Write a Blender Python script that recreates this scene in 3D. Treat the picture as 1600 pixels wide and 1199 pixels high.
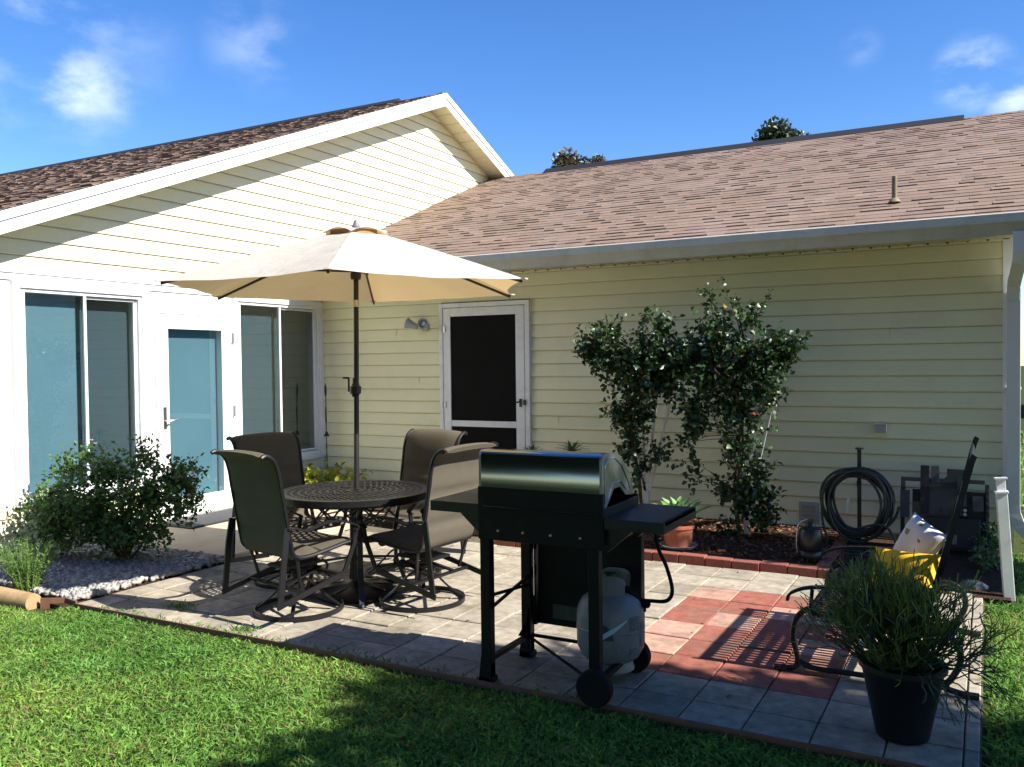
import bpy, math, random
import numpy as np
from mathutils import Vector, Matrix
R = math.radians
random.seed(7); rng = np.random.default_rng(7)
scn = bpy.context.scene
for o in list(bpy.data.objects): bpy.data.objects.remove(o)

# ---------------------------------------------------------------- camera
cd = bpy.data.cameras.new('camera'); cam = bpy.data.objects.new('camera', cd); scn.collection.objects.link(cam)
cd.sensor_width = 36; cd.lens = 36*1364.4/1600; cd.clip_end = 1500; cd.clip_start = .05
YAW, PIT, ROL = .4991, -.0243, -.0115
fwd = Vector((-math.sin(YAW)*math.cos(PIT), math.cos(YAW)*math.cos(PIT), math.sin(PIT)))
rt = Vector((math.cos(YAW), math.sin(YAW), 0)); up = rt.cross(fwd)
r2 = math.cos(ROL)*rt + math.sin(ROL)*up; u2 = -math.sin(ROL)*rt + math.cos(ROL)*up
M = Matrix((r2, u2, -fwd)).transposed().to_4x4(); M.translation = Vector((6.5964, -7.6160, 1.45))
cam.matrix_world = M; scn.camera = cam

# ---------------------------------------------------------------- sky, sun, exposure
SUN_EL, SUN_AZ = 40.7, 88.5        # azimuth measured clockwise from +Y: the sun stands to the right
SKY, SUN = 0.095, 5.0
wd = bpy.data.worlds.new('World'); scn.world = wd; wd.use_nodes = True
nt = wd.node_tree; nt.nodes.clear()
def wn(t, **k):
    n = nt.nodes.new(t)
    for a, b in k.items(): setattr(n, a, b)
    return n
sky = wn('ShaderNodeTexSky', sky_type='NISHITA', sun_disc=False); sky.sun_elevation = R(SUN_EL); sky.sun_rotation = R(SUN_AZ)
sky.altitude = 0; sky.air_density = 1.0; sky.dust_density = 0.15; sky.ozone_density = 4.0
hs = wn('ShaderNodeHueSaturation'); hs.inputs['Saturation'].default_value = 1.26; hs.inputs['Hue'].default_value = .511; hs.inputs['Value'].default_value = 1.0
nt.links.new(sky.outputs[0], hs.inputs['Color'])
tc = wn('ShaderNodeTexCoord')
mp = wn('ShaderNodeMapping'); mp.inputs['Scale'].default_value = (1, 1, 2.0); mp.inputs['Location'].default_value = (2.37, .61, .2)
nt.links.new(tc.outputs['Generated'], mp.inputs[0])
no = wn('ShaderNodeTexNoise'); no.inputs['Scale'].default_value = 9; no.inputs['Detail'].default_value = 7; no.inputs['Roughness'].default_value = .56
nt.links.new(mp.outputs[0], no.inputs['Vector'])
acc = None
def sky_dir(px, py):
    d = fwd*1364.4 + r2*(px-800) - u2*(py-599.5); return d.normalized()
# real clouds drift in four spots of this sky: three at the upper left, two puffs at the right
CL = [(125, 140, .052, .58), (70, 25, .11, .26), (400, 65, .05, .22), (1520, 115, .034, .75), (1592, 150, .03, .6), (1345, 75, .02, .15), (20, 165, .05, .15)]
for px, py, w_, a_ in CL:
    d = sky_dir(px, py)
    dt = wn('ShaderNodeVectorMath', operation='DISTANCE'); dt.inputs[1].default_value = d
    nt.links.new(tc.outputs['Generated'], dt.inputs[0])
    mr = wn('ShaderNodeMapRange', interpolation_type='SMOOTHSTEP'); mr.inputs[1].default_value = 0; mr.inputs[2].default_value = w_*1.35
    mr.inputs[3].default_value = a_; mr.inputs[4].default_value = 0
    nt.links.new(dt.outputs['Value'], mr.inputs[0])
    if acc is None: acc = mr.outputs[0]
    else:
        mx = wn('ShaderNodeMath', operation='MAXIMUM'); nt.links.new(acc, mx.inputs[0]); nt.links.new(mr.outputs[0], mx.inputs[1]); acc = mx.outputs[0]
cr = wn('ShaderNodeMapRange', interpolation_type='SMOOTHSTEP'); cr.inputs[1].default_value = .42; cr.inputs[2].default_value = .70
nt.links.new(no.outputs[0], cr.inputs[0])
mm = wn('ShaderNodeMath', operation='MULTIPLY'); nt.links.new(acc, mm.inputs[0]); nt.links.new(cr.outputs[0], mm.inputs[1])
mxc = wn('ShaderNodeMix', data_type='RGBA'); mxc.inputs[7].default_value = (7.2, 7.6, 8.2, 1)
nt.links.new(mm.outputs[0], mxc.inputs[0]); nt.links.new(hs.outputs[0], mxc.inputs[6])
bg = wn('ShaderNodeBackground'); bg.inputs[1].default_value = SKY; nt.links.new(mxc.outputs[2], bg.inputs[0])
wo = wn('ShaderNodeOutputWorld'); nt.links.new(bg.outputs[0], wo.inputs[0])
sd = bpy.data.lights.new('sun', 'SUN'); sun = bpy.data.objects.new('sun', sd); scn.collection.objects.link(sun)
sd.energy = SUN; sd.angle = R(.5); sd.color = (1, .96, .88)
az = R(SUN_AZ); sv = Vector((math.sin(az)*math.cos(R(SUN_EL)), math.cos(az)*math.cos(R(SUN_EL)), math.sin(R(SUN_EL))))
sun.rotation_euler = sv.to_track_quat('Z', 'Y').to_euler()
scn.view_settings.view_transform = 'Standard'; scn.view_settings.look = 'None'
scn.view_settings.exposure = 1.15; scn.view_settings.gamma = 1.0
scn.render.engine = 'CYCLES'; scn.cycles.max_bounces = 8; scn.cycles.transparent_max_bounces = 12

# ---------------------------------------------------------------- helpers
COL = scn.collection
def tag(o, label=None, cat=None, group=None, kind=None):
    if label: o['label'] = label
    if cat: o['category'] = cat
    if group: o['group'] = group
    if kind: o['kind'] = kind
    return o
def thing(name, label, cat, loc=(0, 0, 0), rz=0, group=None):
    o = bpy.data.objects.new(name, None); COL.objects.link(o); o.location = loc; o.rotation_euler = (0, 0, rz)
    o.empty_display_size = .1
    return tag(o, label, cat, group)
def copy_tree(o, parent=None):
    c = o.copy(); COL.objects.link(c)
    if parent: c.parent = parent
    for ch in list(o.children): copy_tree(ch, c)
    return c
class MB:
    def __init__(s): s.v = []; s.f = []; s.m = []; s.c = []; s.mi = 0; s.col = (1, 1, 1)
    def add(s, vs, fs):
        b = len(s.v); s.v += [tuple(v) for v in vs]
        for f in fs: s.f.append(tuple(i+b for i in f)); s.m.append(s.mi); s.c.append(s.col)
        return s
    def box(s, x0, x1, y0, y1, z0, z1):
        return s.add([(x0,y0,z0),(x1,y0,z0),(x1,y1,z0),(x0,y1,z0),(x0,y0,z1),(x1,y0,z1),(x1,y1,z1),(x0,y1,z1)],
              [(3,2,1,0),(4,5,6,7),(0,1,5,4),(1,2,6,5),(2,3,7,6),(3,0,4,7)])
    def obox(s, c, ax, ay, az, hx, hy, hz):
        c, ax, ay, az = Vector(c), Vector(ax).normalized()*hx, Vector(ay).normalized()*hy, Vector(az).normalized()*hz
        P = [c+sx*ax+sy*ay+sz*az for sz in (-1, 1) for sx, sy in ((-1,-1),(1,-1),(1,1),(-1,1))]
        return s.add(P, [(3,2,1,0),(4,5,6,7),(0,1,5,4),(1,2,6,5),(2,3,7,6),(3,0,4,7)])
    def bar(s, a, b, w, t, up=(0, 0, 1)):
        a, b = Vector(a), Vector(b); d = b-a; L = d.length; d.normalize(); u = Vector(up)
        if abs(d.dot(u)) > .98: u = Vector((1, 0, 0))
        sd_ = d.cross(u).normalized(); u = sd_.cross(d)
        return s.obox((a+b)/2, d, sd_, u, L/2, w/2, t/2)
    def tube(s, pts, r, n=8, closed=False, cap=True, flat=None):
        P = [Vector(p) for p in pts]; N = len(P); rs = r if hasattr(r, '__len__') else [r]*N
        T = []
        for i in range(N):
            if closed: t = P[(i+1) % N]-P[i-1]
            else: t = P[min(i+1, N-1)]-P[max(i-1, 0)]
            T.append(t.normalized())
        u = Vector((0, 0, 1)) if abs(T[0].z) < .9 else Vector((1, 0, 0))
        u = (u-T[0]*u.dot(T[0])).normalized(); base = len(s.v); vs = []
        for i in range(N):
            u = (u-T[i]*u.dot(T[i])).normalized(); w = T[i].cross(u)
            for k in range(n):
                a = 2*math.pi*k/n
                fu, fw_ = (1, 1) if flat is None else flat
                vs.append(P[i]+u*math.cos(a)*rs[i]*fu+w*math.sin(a)*rs[i]*fw_)
        fs = []
        for i in range(N if closed else N-1):
            j = (i+1) % N
            for k in range(n): fs.append((i*n+k, i*n+(k+1) % n, j*n+(k+1) % n, j*n+k))
        if not closed and cap: fs += [tuple(range(n))[::-1], tuple((N-1)*n+k for k in range(n))]
        return s.add(vs, fs)
    def strip(s, pts, w, t, up=(0, 0, 1)):   # flat rectangular-section bar along a path; w across, t along "up"
        P = [Vector(p) for p in pts]; N = len(P); vs = []; prev = None
        for i in range(N):
            T = (P[min(i+1, N-1)]-P[max(i-1, 0)]).normalized(); U = Vector(up)
            sd_ = T.cross(U)
            if sd_.length < .05: sd_ = prev or Vector((1, 0, 0))
            sd_.normalize()
            if prev and sd_.dot(prev) < 0: sd_ = -sd_
            prev = sd_; n_ = sd_.cross(T).normalized()
            for a, b in ((-1,-1),(1,-1),(1,1),(-1,1)): vs.append(P[i]+sd_*a*w/2+n_*b*t/2)
        fs = [(3,2,1,0), tuple((N-1)*4+k for k in range(4))]
        for i in range(N-1):
            for k in range(4): fs.append((i*4+k, i*4+(k+1) % 4, (i+1)*4+(k+1) % 4, (i+1)*4+k))
        return s.add(vs, fs)
    def lathe(s, prof, c=(0, 0, 0), n=32):
        vs = []; m = len(prof)
        for k in range(n):
            a = 2*math.pi*k/n
            for r, z in prof: vs.append((c[0]+r*math.cos(a), c[1]+r*math.sin(a), c[2]+z))
        fs = [(k*m+i, ((k+1) % n)*m+i, ((k+1) % n)*m+i+1, k*m+i+1) for k in range(n) for i in range(m-1)]
        return s.add(vs, fs)
    def prism(s, poly, h):      # poly: list of 3D points in a plane; h: offset vector
        n = len(poly); h = Vector(h); A = [Vector(p) for p in poly]
        return s.add(A+[p+h for p in A], [tuple(range(n))[::-1], tuple(range(n, 2*n))]+[(i, (i+1) % n, n+(i+1) % n, n+i) for i in range(n)])
    def build(s, name, mats, parent=None, smooth=False, bevel=0, loc=None, sub=0):
        me = bpy.data.meshes.new(name); me.from_pydata(s.v, [], s.f); me.update()
        if not isinstance(mats, (list, tuple)): mats = [mats]
        for m in mats: me.materials.append(m)
        me.polygons.foreach_set('material_index', s.m)
        if any(c != (1, 1, 1) for c in s.c):
            at = me.color_attributes.new('tint', 'FLOAT_COLOR', 'CORNER'); arr = []
            for p, c in zip(me.polygons, s.c): arr += [c[0], c[1], c[2], 1]*p.loop_total
            at.data.foreach_set('color', arr)
        if smooth: me.polygons.foreach_set('use_smooth', [True]*len(me.polygons))
        o = bpy.data.objects.new(name, me); COL.objects.link(o)
        if parent: o.parent = parent
        if loc: o.location = loc
        if bevel:
            b = o.modifiers.new('b', 'BEVEL'); b.width = bevel; b.segments = 2; b.limit_method = 'ANGLE'
        if sub:
            b = o.modifiers.new('s', 'SUBSURF'); b.levels = sub; b.render_levels = sub
        if smooth:
            try: me.set_sharp_from_angle(angle=R(38))
            except Exception: pass
        return o

def npmesh(name, V, F, mats, parent=None, tint=None, smooth=False):
    """V (n,3), F (m,4) quads, tint (m,3)"""
    me = bpy.data.meshes.new(name); nv, nf = len(V), len(F); k = F.shape[1]
    me.vertices.add(nv); me.vertices.foreach_set('co', V.astype(np.float32).ravel())
    me.loops.add(nf*k); me.loops.foreach_set('vertex_index', F.astype(np.int32).ravel())
    me.polygons.add(nf); me.polygons.foreach_set('loop_start', np.arange(0, nf*k, k, dtype=np.int32)); me.polygons.foreach_set('loop_total', np.full(nf, k, dtype=np.int32))
    me.update(calc_edges=True); me.validate()
    if tint is not None:
        at = me.color_attributes.new('tint', 'FLOAT_COLOR', 'CORNER')
        c = np.ones((nf, k, 4), np.float32); c[:, :, :3] = tint[:, None, :]; at.data.foreach_set('color', c.ravel())
    for m in (mats if isinstance(mats, (list, tuple)) else [mats]): me.materials.append(m)
    if smooth: me.polygons.foreach_set('use_smooth', [True]*nf)
    o = bpy.data.objects.new(name, me); COL.objects.link(o)
    if parent: o.parent = parent
    return o
def nrm(a): return a/np.maximum(np.linalg.norm(a, axis=1, keepdims=True), 1e-9)
def leafgeo(P, D, N, L, W, fold=.25, bend=.15):
    """leaf blades: base P, direction D, normal N, length L, width W -> two folded quads each"""
    D = nrm(D); S = nrm(np.cross(D, N)); N = np.cross(S, D); L = L[:, None]; W = W[:, None]
    v0 = P; v1 = P+D*L*.5+N*L*bend*.3; v2 = P+D*L-N*L*bend
    a = P+D*L*.45+S*W*.5+N*W*fold; b = P+D*L*.45-S*W*.5+N*W*fold
    a2 = P+D*L*.75+S*W*.36+N*W*fold*.5-N*L*bend*.3; b2 = P+D*L*.75-S*W*.36+N*W*fold*.5-N*L*bend*.3
    n = len(P); V = np.stack([v0, v1, v2, a, b, a2, b2], 1).reshape(-1, 3); i = np.arange(n)[:, None]*7
    F = np.concatenate([i+np.array([[0, 3, 5, 1]]), i+np.array([[1, 5, 2, 6]]), i+np.array([[0, 1, 6, 4]])], 1).reshape(-1, 4)
    return V, F
def vary(n, base, amt=.25, hue=.12):
    b = np.array(base)[None, :]; k = 1+amt*rng.standard_normal((n, 1)); h = 1+hue*rng.standard_normal((n, 3))
    return np.clip(b*np.clip(k, .35, 2)*h, 0.003, 1)
def rdir(n, zb=0.0):
    d = rng.standard_normal((n, 3)); d[:, 2] += zb; return nrm(d)

# ---------------------------------------------------------------- materials
def mat(name, col=(.5, .5, .5), rough=.6, metal=0, spec=.5, noise=None, bump=None, tint=False, trans=0, coat=0, wear=None):
    """noise=(scale, amount) value mottling; bump=(scale, strength, dist); wear=(scale, colour, amount)"""
    m = bpy.data.materials.new(name); m.use_nodes = True; t = m.node_tree; n = t.nodes; b = n['Principled BSDF']; ou = n['Material Output']
    b.inputs['Roughness'].default_value = rough; b.inputs['Metallic'].default_value = metal
    b.inputs['Specular IOR Level'].default_value = spec; b.inputs['Coat Weight'].default_value = coat
    tx = n.new('ShaderNodeTexCoord'); src = None
    rgb = n.new('ShaderNodeRGB'); rgb.outputs[0].default_value = (*col, 1); src = rgb.outputs[0]
    if tint:
        at = n.new('ShaderNodeVertexColor'); at.layer_name = 'tint'
        mx = n.new('ShaderNodeMix'); mx.data_type = 'RGBA'; mx.blend_type = 'MULTIPLY'; mx.inputs[0].default_value = 1
        t.links.new(src, mx.inputs[6]); t.links.new(at.outputs[0], mx.inputs[7]); src = mx.outputs[2]
    if noise:
        q = n.new('ShaderNodeTexNoise'); q.inputs['Scale'].default_value = noise[0]; q.inputs['Detail'].default_value = 6; q.inputs['Roughness'].default_value = .65
        t.links.new(tx.outputs['Object'], q.inputs['Vector'])
        mr = n.new('ShaderNodeMapRange'); mr.inputs[1].default_value = .25; mr.inputs[2].default_value = .75
        mr.inputs[3].default_value = 1-noise[1]; mr.inputs[4].default_value = 1+noise[1]*.6
        t.links.new(q.outputs[0], mr.inputs[0])
        cb = n.new('ShaderNodeCombineColor')
        for i in range(3): t.links.new(mr.outputs[0], cb.inputs[i])
        mx = n.new('ShaderNodeMix'); mx.data_type = 'RGBA'; mx.blend_type = 'MULTIPLY'; mx.inputs[0].default_value = 1
        t.links.new(src, mx.inputs[6]); t.links.new(cb.outputs[0], mx.inputs[7]); src = mx.outputs[2]
    if wear:
        q = n.new('ShaderNodeTexNoise'); q.inputs['Scale'].default_value = wear[0]; q.inputs['Detail'].default_value = 8; q.inputs['Roughness'].default_value = .7
        t.links.new(tx.outputs['Object'], q.inputs['Vector'])
        mr = n.new('ShaderNodeMapRange'); mr.inputs[1].default_value = .5; mr.inputs[2].default_value = .68; mr.inputs[4].default_value = wear[2]
        t.links.new(q.outputs[0], mr.inputs[0])
        mx = n.new('ShaderNodeMix'); mx.data_type = 'RGBA'; mx.inputs[7].default_value = (*wear[1], 1)
        t.links.new(mr.outputs[0], mx.inputs[0]); t.links.new(src, mx.inputs[6]); src = mx.outputs[2]
    t.links.new(src, b.inputs['Base Color'])
    if bump:
        q = n.new('ShaderNodeTexNoise'); q.inputs['Scale'].default_value = bump[0]; q.inputs['Detail'].default_value = 5
        t.links.new(tx.outputs['Object'], q.inputs['Vector'])
        bp = n.new('ShaderNodeBump'); bp.inputs['Strength'].default_value = bump[1]; bp.inputs['Distance'].default_value = bump[2]
        t.links.new(q.outputs[0], bp.inputs['Height']); t.links.new(bp.outputs[0], b.inputs['Normal'])
    if trans:
        tr = n.new('ShaderNodeBsdfTranslucent'); t.links.new(src, tr.inputs[0])
        ms = n.new('ShaderNodeMixShader'); ms.inputs[0].default_value = trans
        t.links.new(b.outputs[0], ms.inputs[1]); t.links.new(tr.outputs[0], ms.inputs[2]); t.links.new(ms.outputs[0], ou.inputs[0])
    return m
def glassmat(name, tintc, refl=.12):
    m = bpy.data.materials.new(name); m.use_nodes = True; t = m.node_tree; n = t.nodes; n.remove(n['Principled BSDF']); ou = n['Material Output']
    tr = n.new('ShaderNodeBsdfTransparent'); tr.inputs[0].default_value = (*tintc, 1)
    gl = n.new('ShaderNodeBsdfGlossy'); gl.inputs['Roughness'].default_value = .01; gl.inputs[0].default_value = (.9, .95, 1, 1)
    fr = n.new('ShaderNodeFresnel'); fr.inputs[0].default_value = 1.5
    ad = n.new('ShaderNodeMath'); ad.operation = 'ADD'; ad.inputs[1].default_value = refl; t.links.new(fr.outputs[0], ad.inputs[0])
    ms = n.new('ShaderNodeMixShader'); t.links.new(ad.outputs[0], ms.inputs[0]); t.links.new(tr.outputs[0], ms.inputs[1]); t.links.new(gl.outputs[0], ms.inputs[2])
    t.links.new(ms.outputs[0], ou.inputs[0]); return m
m_side = mat('cream_vinyl_siding', (.81, .775, .52), .55, noise=(1.4, .06), bump=(60, .12, .002), wear=(2.2, (.50, .45, .27), .18))
m_lap = mat('grimy_siding_lap', (.26, .18, .15), .9, spec=.1)  # brown tone paints in the shadow gap under each lap, plus some grime
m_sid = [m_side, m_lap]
m_white = mat('white_vinyl_trim', (.80, .80, .80), .45, noise=(3, .04))
m_fascia = mat('white_fascia_aluminium', (.78, .78, .77), .4, noise=(2, .06))
m_gutter = mat('weathered_white_gutter', (.50, .50, .44), .4, noise=(3, .15), wear=(5, (.33, .32, .27), .5))
m_soffit = mat('cream_soffit', (.62, .57, .42), .6, noise=(5, .1))
m_roofB = mat('tan_asphalt_shingle', (.235, .168, .13), .95, tint=True, noise=(60, .25), spec=.2, bump=(300, .3, .002), wear=(1.3, (.34, .26, .23), .3))
m_roofA = mat('brown_asphalt_shingle', (.22, .16, .13), .95, tint=True, noise=(40, .4), spec=.2, bump=(300, .3, .002))
m_black = mat('black_ridge_vent', (.012, .012, .013), .7)
m_pane = glassmat('window_glass', (.80, .92, .95), .11)
m_blind = mat('pale_blue_blind', (.165, .262, .308), .8, noise=(1.2, .12), wear=(1.5, (.12, .26, .34), .6))
m_screen = mat('grey_insect_screen_blind', (.065, .095, .11), .85, noise=(1.5, .15))
m_screen2 = mat('grey_green_blind', (.06, .085, .085), .85, noise=(1.5, .2))
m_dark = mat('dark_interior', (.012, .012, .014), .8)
m_mesh = mat('black_screen_mesh', (.006, .006, .006), .8, noise=(3, .3), spec=.15)
m_chrome = mat('brushed_nickel', (.55, .54, .52), .3, metal=1)
m_conc = mat('concrete_slab', (.50, .40, .28), .9, noise=(6, .15), bump=(90, .3, .003), wear=(2, (.36, .28, .2), .5))
m_paver = mat('concrete_paver', (.345, .30, .232), .95, tint=True, noise=(16, .42), spec=.2, bump=(140, .5, .003), wear=(2.6, (.15, .13, .09), .8))
m_soil = mat('dark_mulch_soil', (.06, .035, .022), 1, noise=(30, .5), bump=(60, 1, .02), spec=.1)
m_lawn = mat('lawn_thatch', (.045, .06, .018), 1, noise=(20, .5), bump=(40, .8, .02), spec=.1)
m_brick = mat('red_brick_edging', (.24, .075, .05), .9, tint=True, noise=(40, .3), bump=(80, .5, .004), wear=(8, (.13, .07, .05), .6))

# ---------------------------------------------------------------- ground, patio
mb = MB(); mb.add([(-150, -150, -.03), (150, -150, -.03), (150, 150, -.03), (-150, 150, -.03)], [(0, 1, 2, 3)])
tag(mb.build('lawn', m_lawn), kind='structure')
mb = MB(); mb.box(1.66, 6.58, -4.245, -1.60, -.10, -.012); mb.box(1.62, 3.12, -1.60, -.03, -.10, -.012)
m_joint = mat('joint_sand', (.14, .12, .085), 1, noise=(20, .4), spec=.1)
tag(mb.build('patio_bed', m_joint), kind='structure')
mb = MB(); gx, gy = .2575, .266
def paver(x0, x1, y0, y1, mi_, base):
    g = .0022+random.random()*.0015; z = random.uniform(-.0025, .0025); dz = random.uniform(-.0035, .0035); dy_ = random.uniform(-.003, .003)
    k = random.gauss(1, .10) if mi_ == 0 else random.gauss(1, .06); k = min(max(k, .7), 1.2)
    mb.col = tuple(b*k for b in base); b_ = .004
    X = (x0+g, x1-g); Y = (y0+g, y1-g)
    vs = [(X[0], Y[0], -.04), (X[1], Y[0], -.04), (X[1], Y[1], -.04), (X[0], Y[1], -.04)]
    top = lambda x, y: z+dz*(x-x0)/(x1-x0)+dy_*(y-y0)/(y1-y0)
    vs += [(x, y, top(x, y)-b_) for x, y in ((X[0], Y[0]), (X[1], Y[0]), (X[1], Y[1]), (X[0], Y[1]))]
    vs += [(x, y, top(x, y)) for x, y in ((X[0]+b_, Y[0]+b_), (X[1]-b_, Y[0]+b_), (X[1]-b_, Y[1]-b_), (X[0]+b_, Y[1]-b_))]
    fs = [(8, 9, 10, 11)]
    for o_ in (0, 4):
        for i in range(4): fs.append((o_+i, o_+(i+1) % 4, o_+4+(i+1) % 4, o_+4+i))
    mb.add(vs, fs)
GRY, RED, PNK = (1, 1, 1), (.86, .35, .32), (1.35, .88, .86)
pat = {}   # red and pink pavers, (column from x=4.975, row from y=-2.155)
rows_ = ['PRRR', 'RRPP', 'RPRR', 'PRRP', 'PRRR', 'RRRR']
for j, s_ in enumerate(rows_):
    for i, ch in enumerate(s_): pat[(i-(1 if False else 0), j)] = ch
xs0 = 4.975
for j in range(-2, 8):
    y1 = -2.145-j*gy; y0 = max(y1-gy, -4.235)
    if j == -2: y1 = -1.605
    if y1-y0 < .05: continue
    x = xs0-13*gx; i = -13
    while x < 6.55:
        x1 = min(x+gx, 6.575)
        if x1-x > .03 and x1 > 1.70:
            c = pat.get((i, j)) if i < 3 or True else None
            if i >= 4: c = None
            base = {'R': RED, 'P': PNK}.get(c, GRY)
            if i > 3: base = (1.05, 1.05, 1.05)
            paver(max(x, 1.68), x1, y0, y1, 0 if c is None else 1, base)
        x += gx; i += 1
x = 1.64
while x < 3.05:
    y = -1.605
    while y > -.1:
        paver(x, min(x+gx, 3.1), max(y, y) , min(y+gy, -.04), 0, GRY); y += gy
        if y > -.1: break
    x += gx
tag(mb.build('patio', m_paver), kind='structure')
# concrete step slab, bed soils
mb = MB(); mb.box(.0, 1.62, -2.95, -.95, -.1, .03); tag(mb.build('concrete_path', m_conc, bevel=.006), kind='structure')
mb = MB(); mb.box(-.0, 1.66, -4.30, -2.95, -.1, .0); mb.box(0, 1.62, -.95, -.0, -.1, .03); mb.box(3.12, 5.72, -1.52, 0, -.1, .045); mb.box(5.72, 6.72, -1.70, 0, -.1, .005)
tag(mb.build('mulch_bed', m_soil), kind='structure')

# ---------------------------------------------------------------- house
house = thing('house', 'cream vinyl sided house with two shingle roofs round the patio', 'house')
D = .127; OFF = 1.182
def siding(mb, z0, z1, ref, rng_fn, mapf, holes=()):
    """courses of lapped boards; rng_fn(z)->(a,b); mapf(u, off, z)->xyz; holes (u0,u1,z0,z1)"""
    k = math.floor((z0-ref)/D); z = ref+k*D
    while z < z1:
        za, zb = max(z, z0), min(z+D, z1); spans = [None]
        if zb-za > .004:
            a0, b0 = rng_fn(za); a1, b1 = rng_fn(zb)
            cuts = [(a0, b0, a1, b1)]
            for (u0, u1, h0, h1) in holes:
                if zb > h0+.004 and za < h1-.004:
                    new = []
                    for (p0, q0, p1, q1) in cuts:
                        if q0 <= u0 or p0 >= u1: new.append((p0, q0, p1, q1)); continue
                        if p0 < u0: new.append((p0, u0, p1, u0))
                        if q0 > u1: new.append((u1, q0, u1, q1))
                    cuts = new
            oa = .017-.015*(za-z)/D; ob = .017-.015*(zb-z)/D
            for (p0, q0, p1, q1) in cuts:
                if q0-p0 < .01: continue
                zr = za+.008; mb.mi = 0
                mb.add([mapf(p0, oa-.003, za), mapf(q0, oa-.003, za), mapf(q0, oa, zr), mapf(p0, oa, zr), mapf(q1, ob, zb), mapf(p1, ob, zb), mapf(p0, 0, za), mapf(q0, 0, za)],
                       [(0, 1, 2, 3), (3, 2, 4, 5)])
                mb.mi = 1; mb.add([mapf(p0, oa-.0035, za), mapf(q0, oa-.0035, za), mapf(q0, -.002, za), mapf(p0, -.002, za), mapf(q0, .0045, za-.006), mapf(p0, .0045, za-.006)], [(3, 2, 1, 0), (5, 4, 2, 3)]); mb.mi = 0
        z += D
# back wall (faces -Y)
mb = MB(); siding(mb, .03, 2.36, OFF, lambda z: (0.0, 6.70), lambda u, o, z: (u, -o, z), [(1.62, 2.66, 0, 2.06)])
for (u, z_) in ((1.05, 1.182+D*4), (1.33, 1.182), (4.3, 1.182-D*2), (3.5, 1.182+4*D), (5.9, 1.182+3*D), (2.95, 1.182-3*D)):      # end laps of the boards
    mb.box(u, u+.5, -.0165, -.004, z_+.004, z_+.010)
    mb.obox((u, -.0105, z_+D*.5), (1, 0, 0), (0, 1, .095), (0, -.095, 1), .0022, .0035, D*.5)
mb.box(0, 1.62, -.001, .05, .0, 2.36); mb.box(2.66, 6.70, -.001, .05, 0, 2.36); mb.box(1.62, 2.66, .05, .06, 0, 2.36)
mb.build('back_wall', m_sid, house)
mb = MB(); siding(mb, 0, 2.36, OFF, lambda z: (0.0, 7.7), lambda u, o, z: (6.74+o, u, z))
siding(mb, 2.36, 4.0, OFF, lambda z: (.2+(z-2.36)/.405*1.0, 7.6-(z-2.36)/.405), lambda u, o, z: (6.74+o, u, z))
mb.add([(6.739, 0, 0), (6.739, 7.7, 0), (6.739, 7.7, 2.36), (6.739, 3.85, 4.05), (6.739, 0, 2.36)], [(0, 1, 2, 3, 4)])
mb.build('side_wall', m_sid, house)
# foundation strip and corner post
mb = MB(); mb.box(3.0, 6.70, -.004, .05, -.05, .03); mb.build('foundation', m_conc, house)
mb = MB(); mb.box(6.695, 6.76, -.028, .05, .0, 2.335); mb.box(6.76, 6.772, -.028, .07, .0, 2.335)
mb.build('corner_post', m_white, house)
# left wall: white panel zone (openings cut), siding above and below
AP_Y, AP_Z, SL = 2.2, 4.87, .405
def gz(y): return AP_Z-SL*abs(y-AP_Y)
mb = MB()
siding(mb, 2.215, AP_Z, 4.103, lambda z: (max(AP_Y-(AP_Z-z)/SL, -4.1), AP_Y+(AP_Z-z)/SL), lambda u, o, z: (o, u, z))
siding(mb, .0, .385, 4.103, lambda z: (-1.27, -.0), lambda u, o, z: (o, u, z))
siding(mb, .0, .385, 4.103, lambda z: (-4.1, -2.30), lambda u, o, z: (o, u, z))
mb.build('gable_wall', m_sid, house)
open_ = [(-3.47, -2.43, .44, 2.07), (-2.13, -1.47, .21, 1.81), (-1.24, -.10, .48, 2.09)]
mb = MB()
ys = sorted({-4.1, -2.30, -1.27, 0.0, *[o[0] for o in open_], *[o[1] for o in open_]}); zs = sorted({.385, 2.2, *[o[2] for o in open_], *[o[3] for o in open_], 0.03})
for a, b in zip(ys[:-1], ys[1:]):
    for c, d in zip(zs[:-1], zs[1:]):
        yc, zc = (a+b)/2, (c+d)/2
        if any(o[0] < yc < o[1] and o[2] < zc < o[3] for o in open_): continue
        if zc < .385 and not (-2.30 < yc < -1.27): continue
        mb.add([(0.004, a, c), (0.004, b, c), (0.004, b, d), (0.004, a, d)], [(0, 1, 2, 3)])
for o in open_:
    for q in ([(0.004, o[0], o[2]), (0.004, o[1], o[2])], [(0.004, o[1], o[2]), (0.004, o[1], o[3])], [(0.004, o[1], o[3]), (0.004, o[0], o[3])], [(0.004, o[0], o[3]), (0.004, o[0], o[2])]):
        a, b = q; mb.add([a, b, (-.12, *b[1:]), (-.12, *a[1:])], [(0, 1, 2, 3)])
mb.box(0, .03, -4.1, -.0, 2.185, 2.215); mb.box(0, .018, -4.1, -.0, 2.13, 2.185)
mb.box(.0041, .010, -4.1, -3.66, .385, 2.13); mb.box(.0041, .012, -2.315, -2.265, .03, 2.10); mb.box(.0041, .012, -1.30, -1.275, .03, 2.10); mb.box(0, .022, -.05, -.0, .0, 2.13)
mb.build('trim_wall', m_white, house)
mb = MB(); mb.box(-.16, -.14, -4.1, 0, 0, 2.2); mb.build('inner_wall', m_dark, house)
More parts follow.
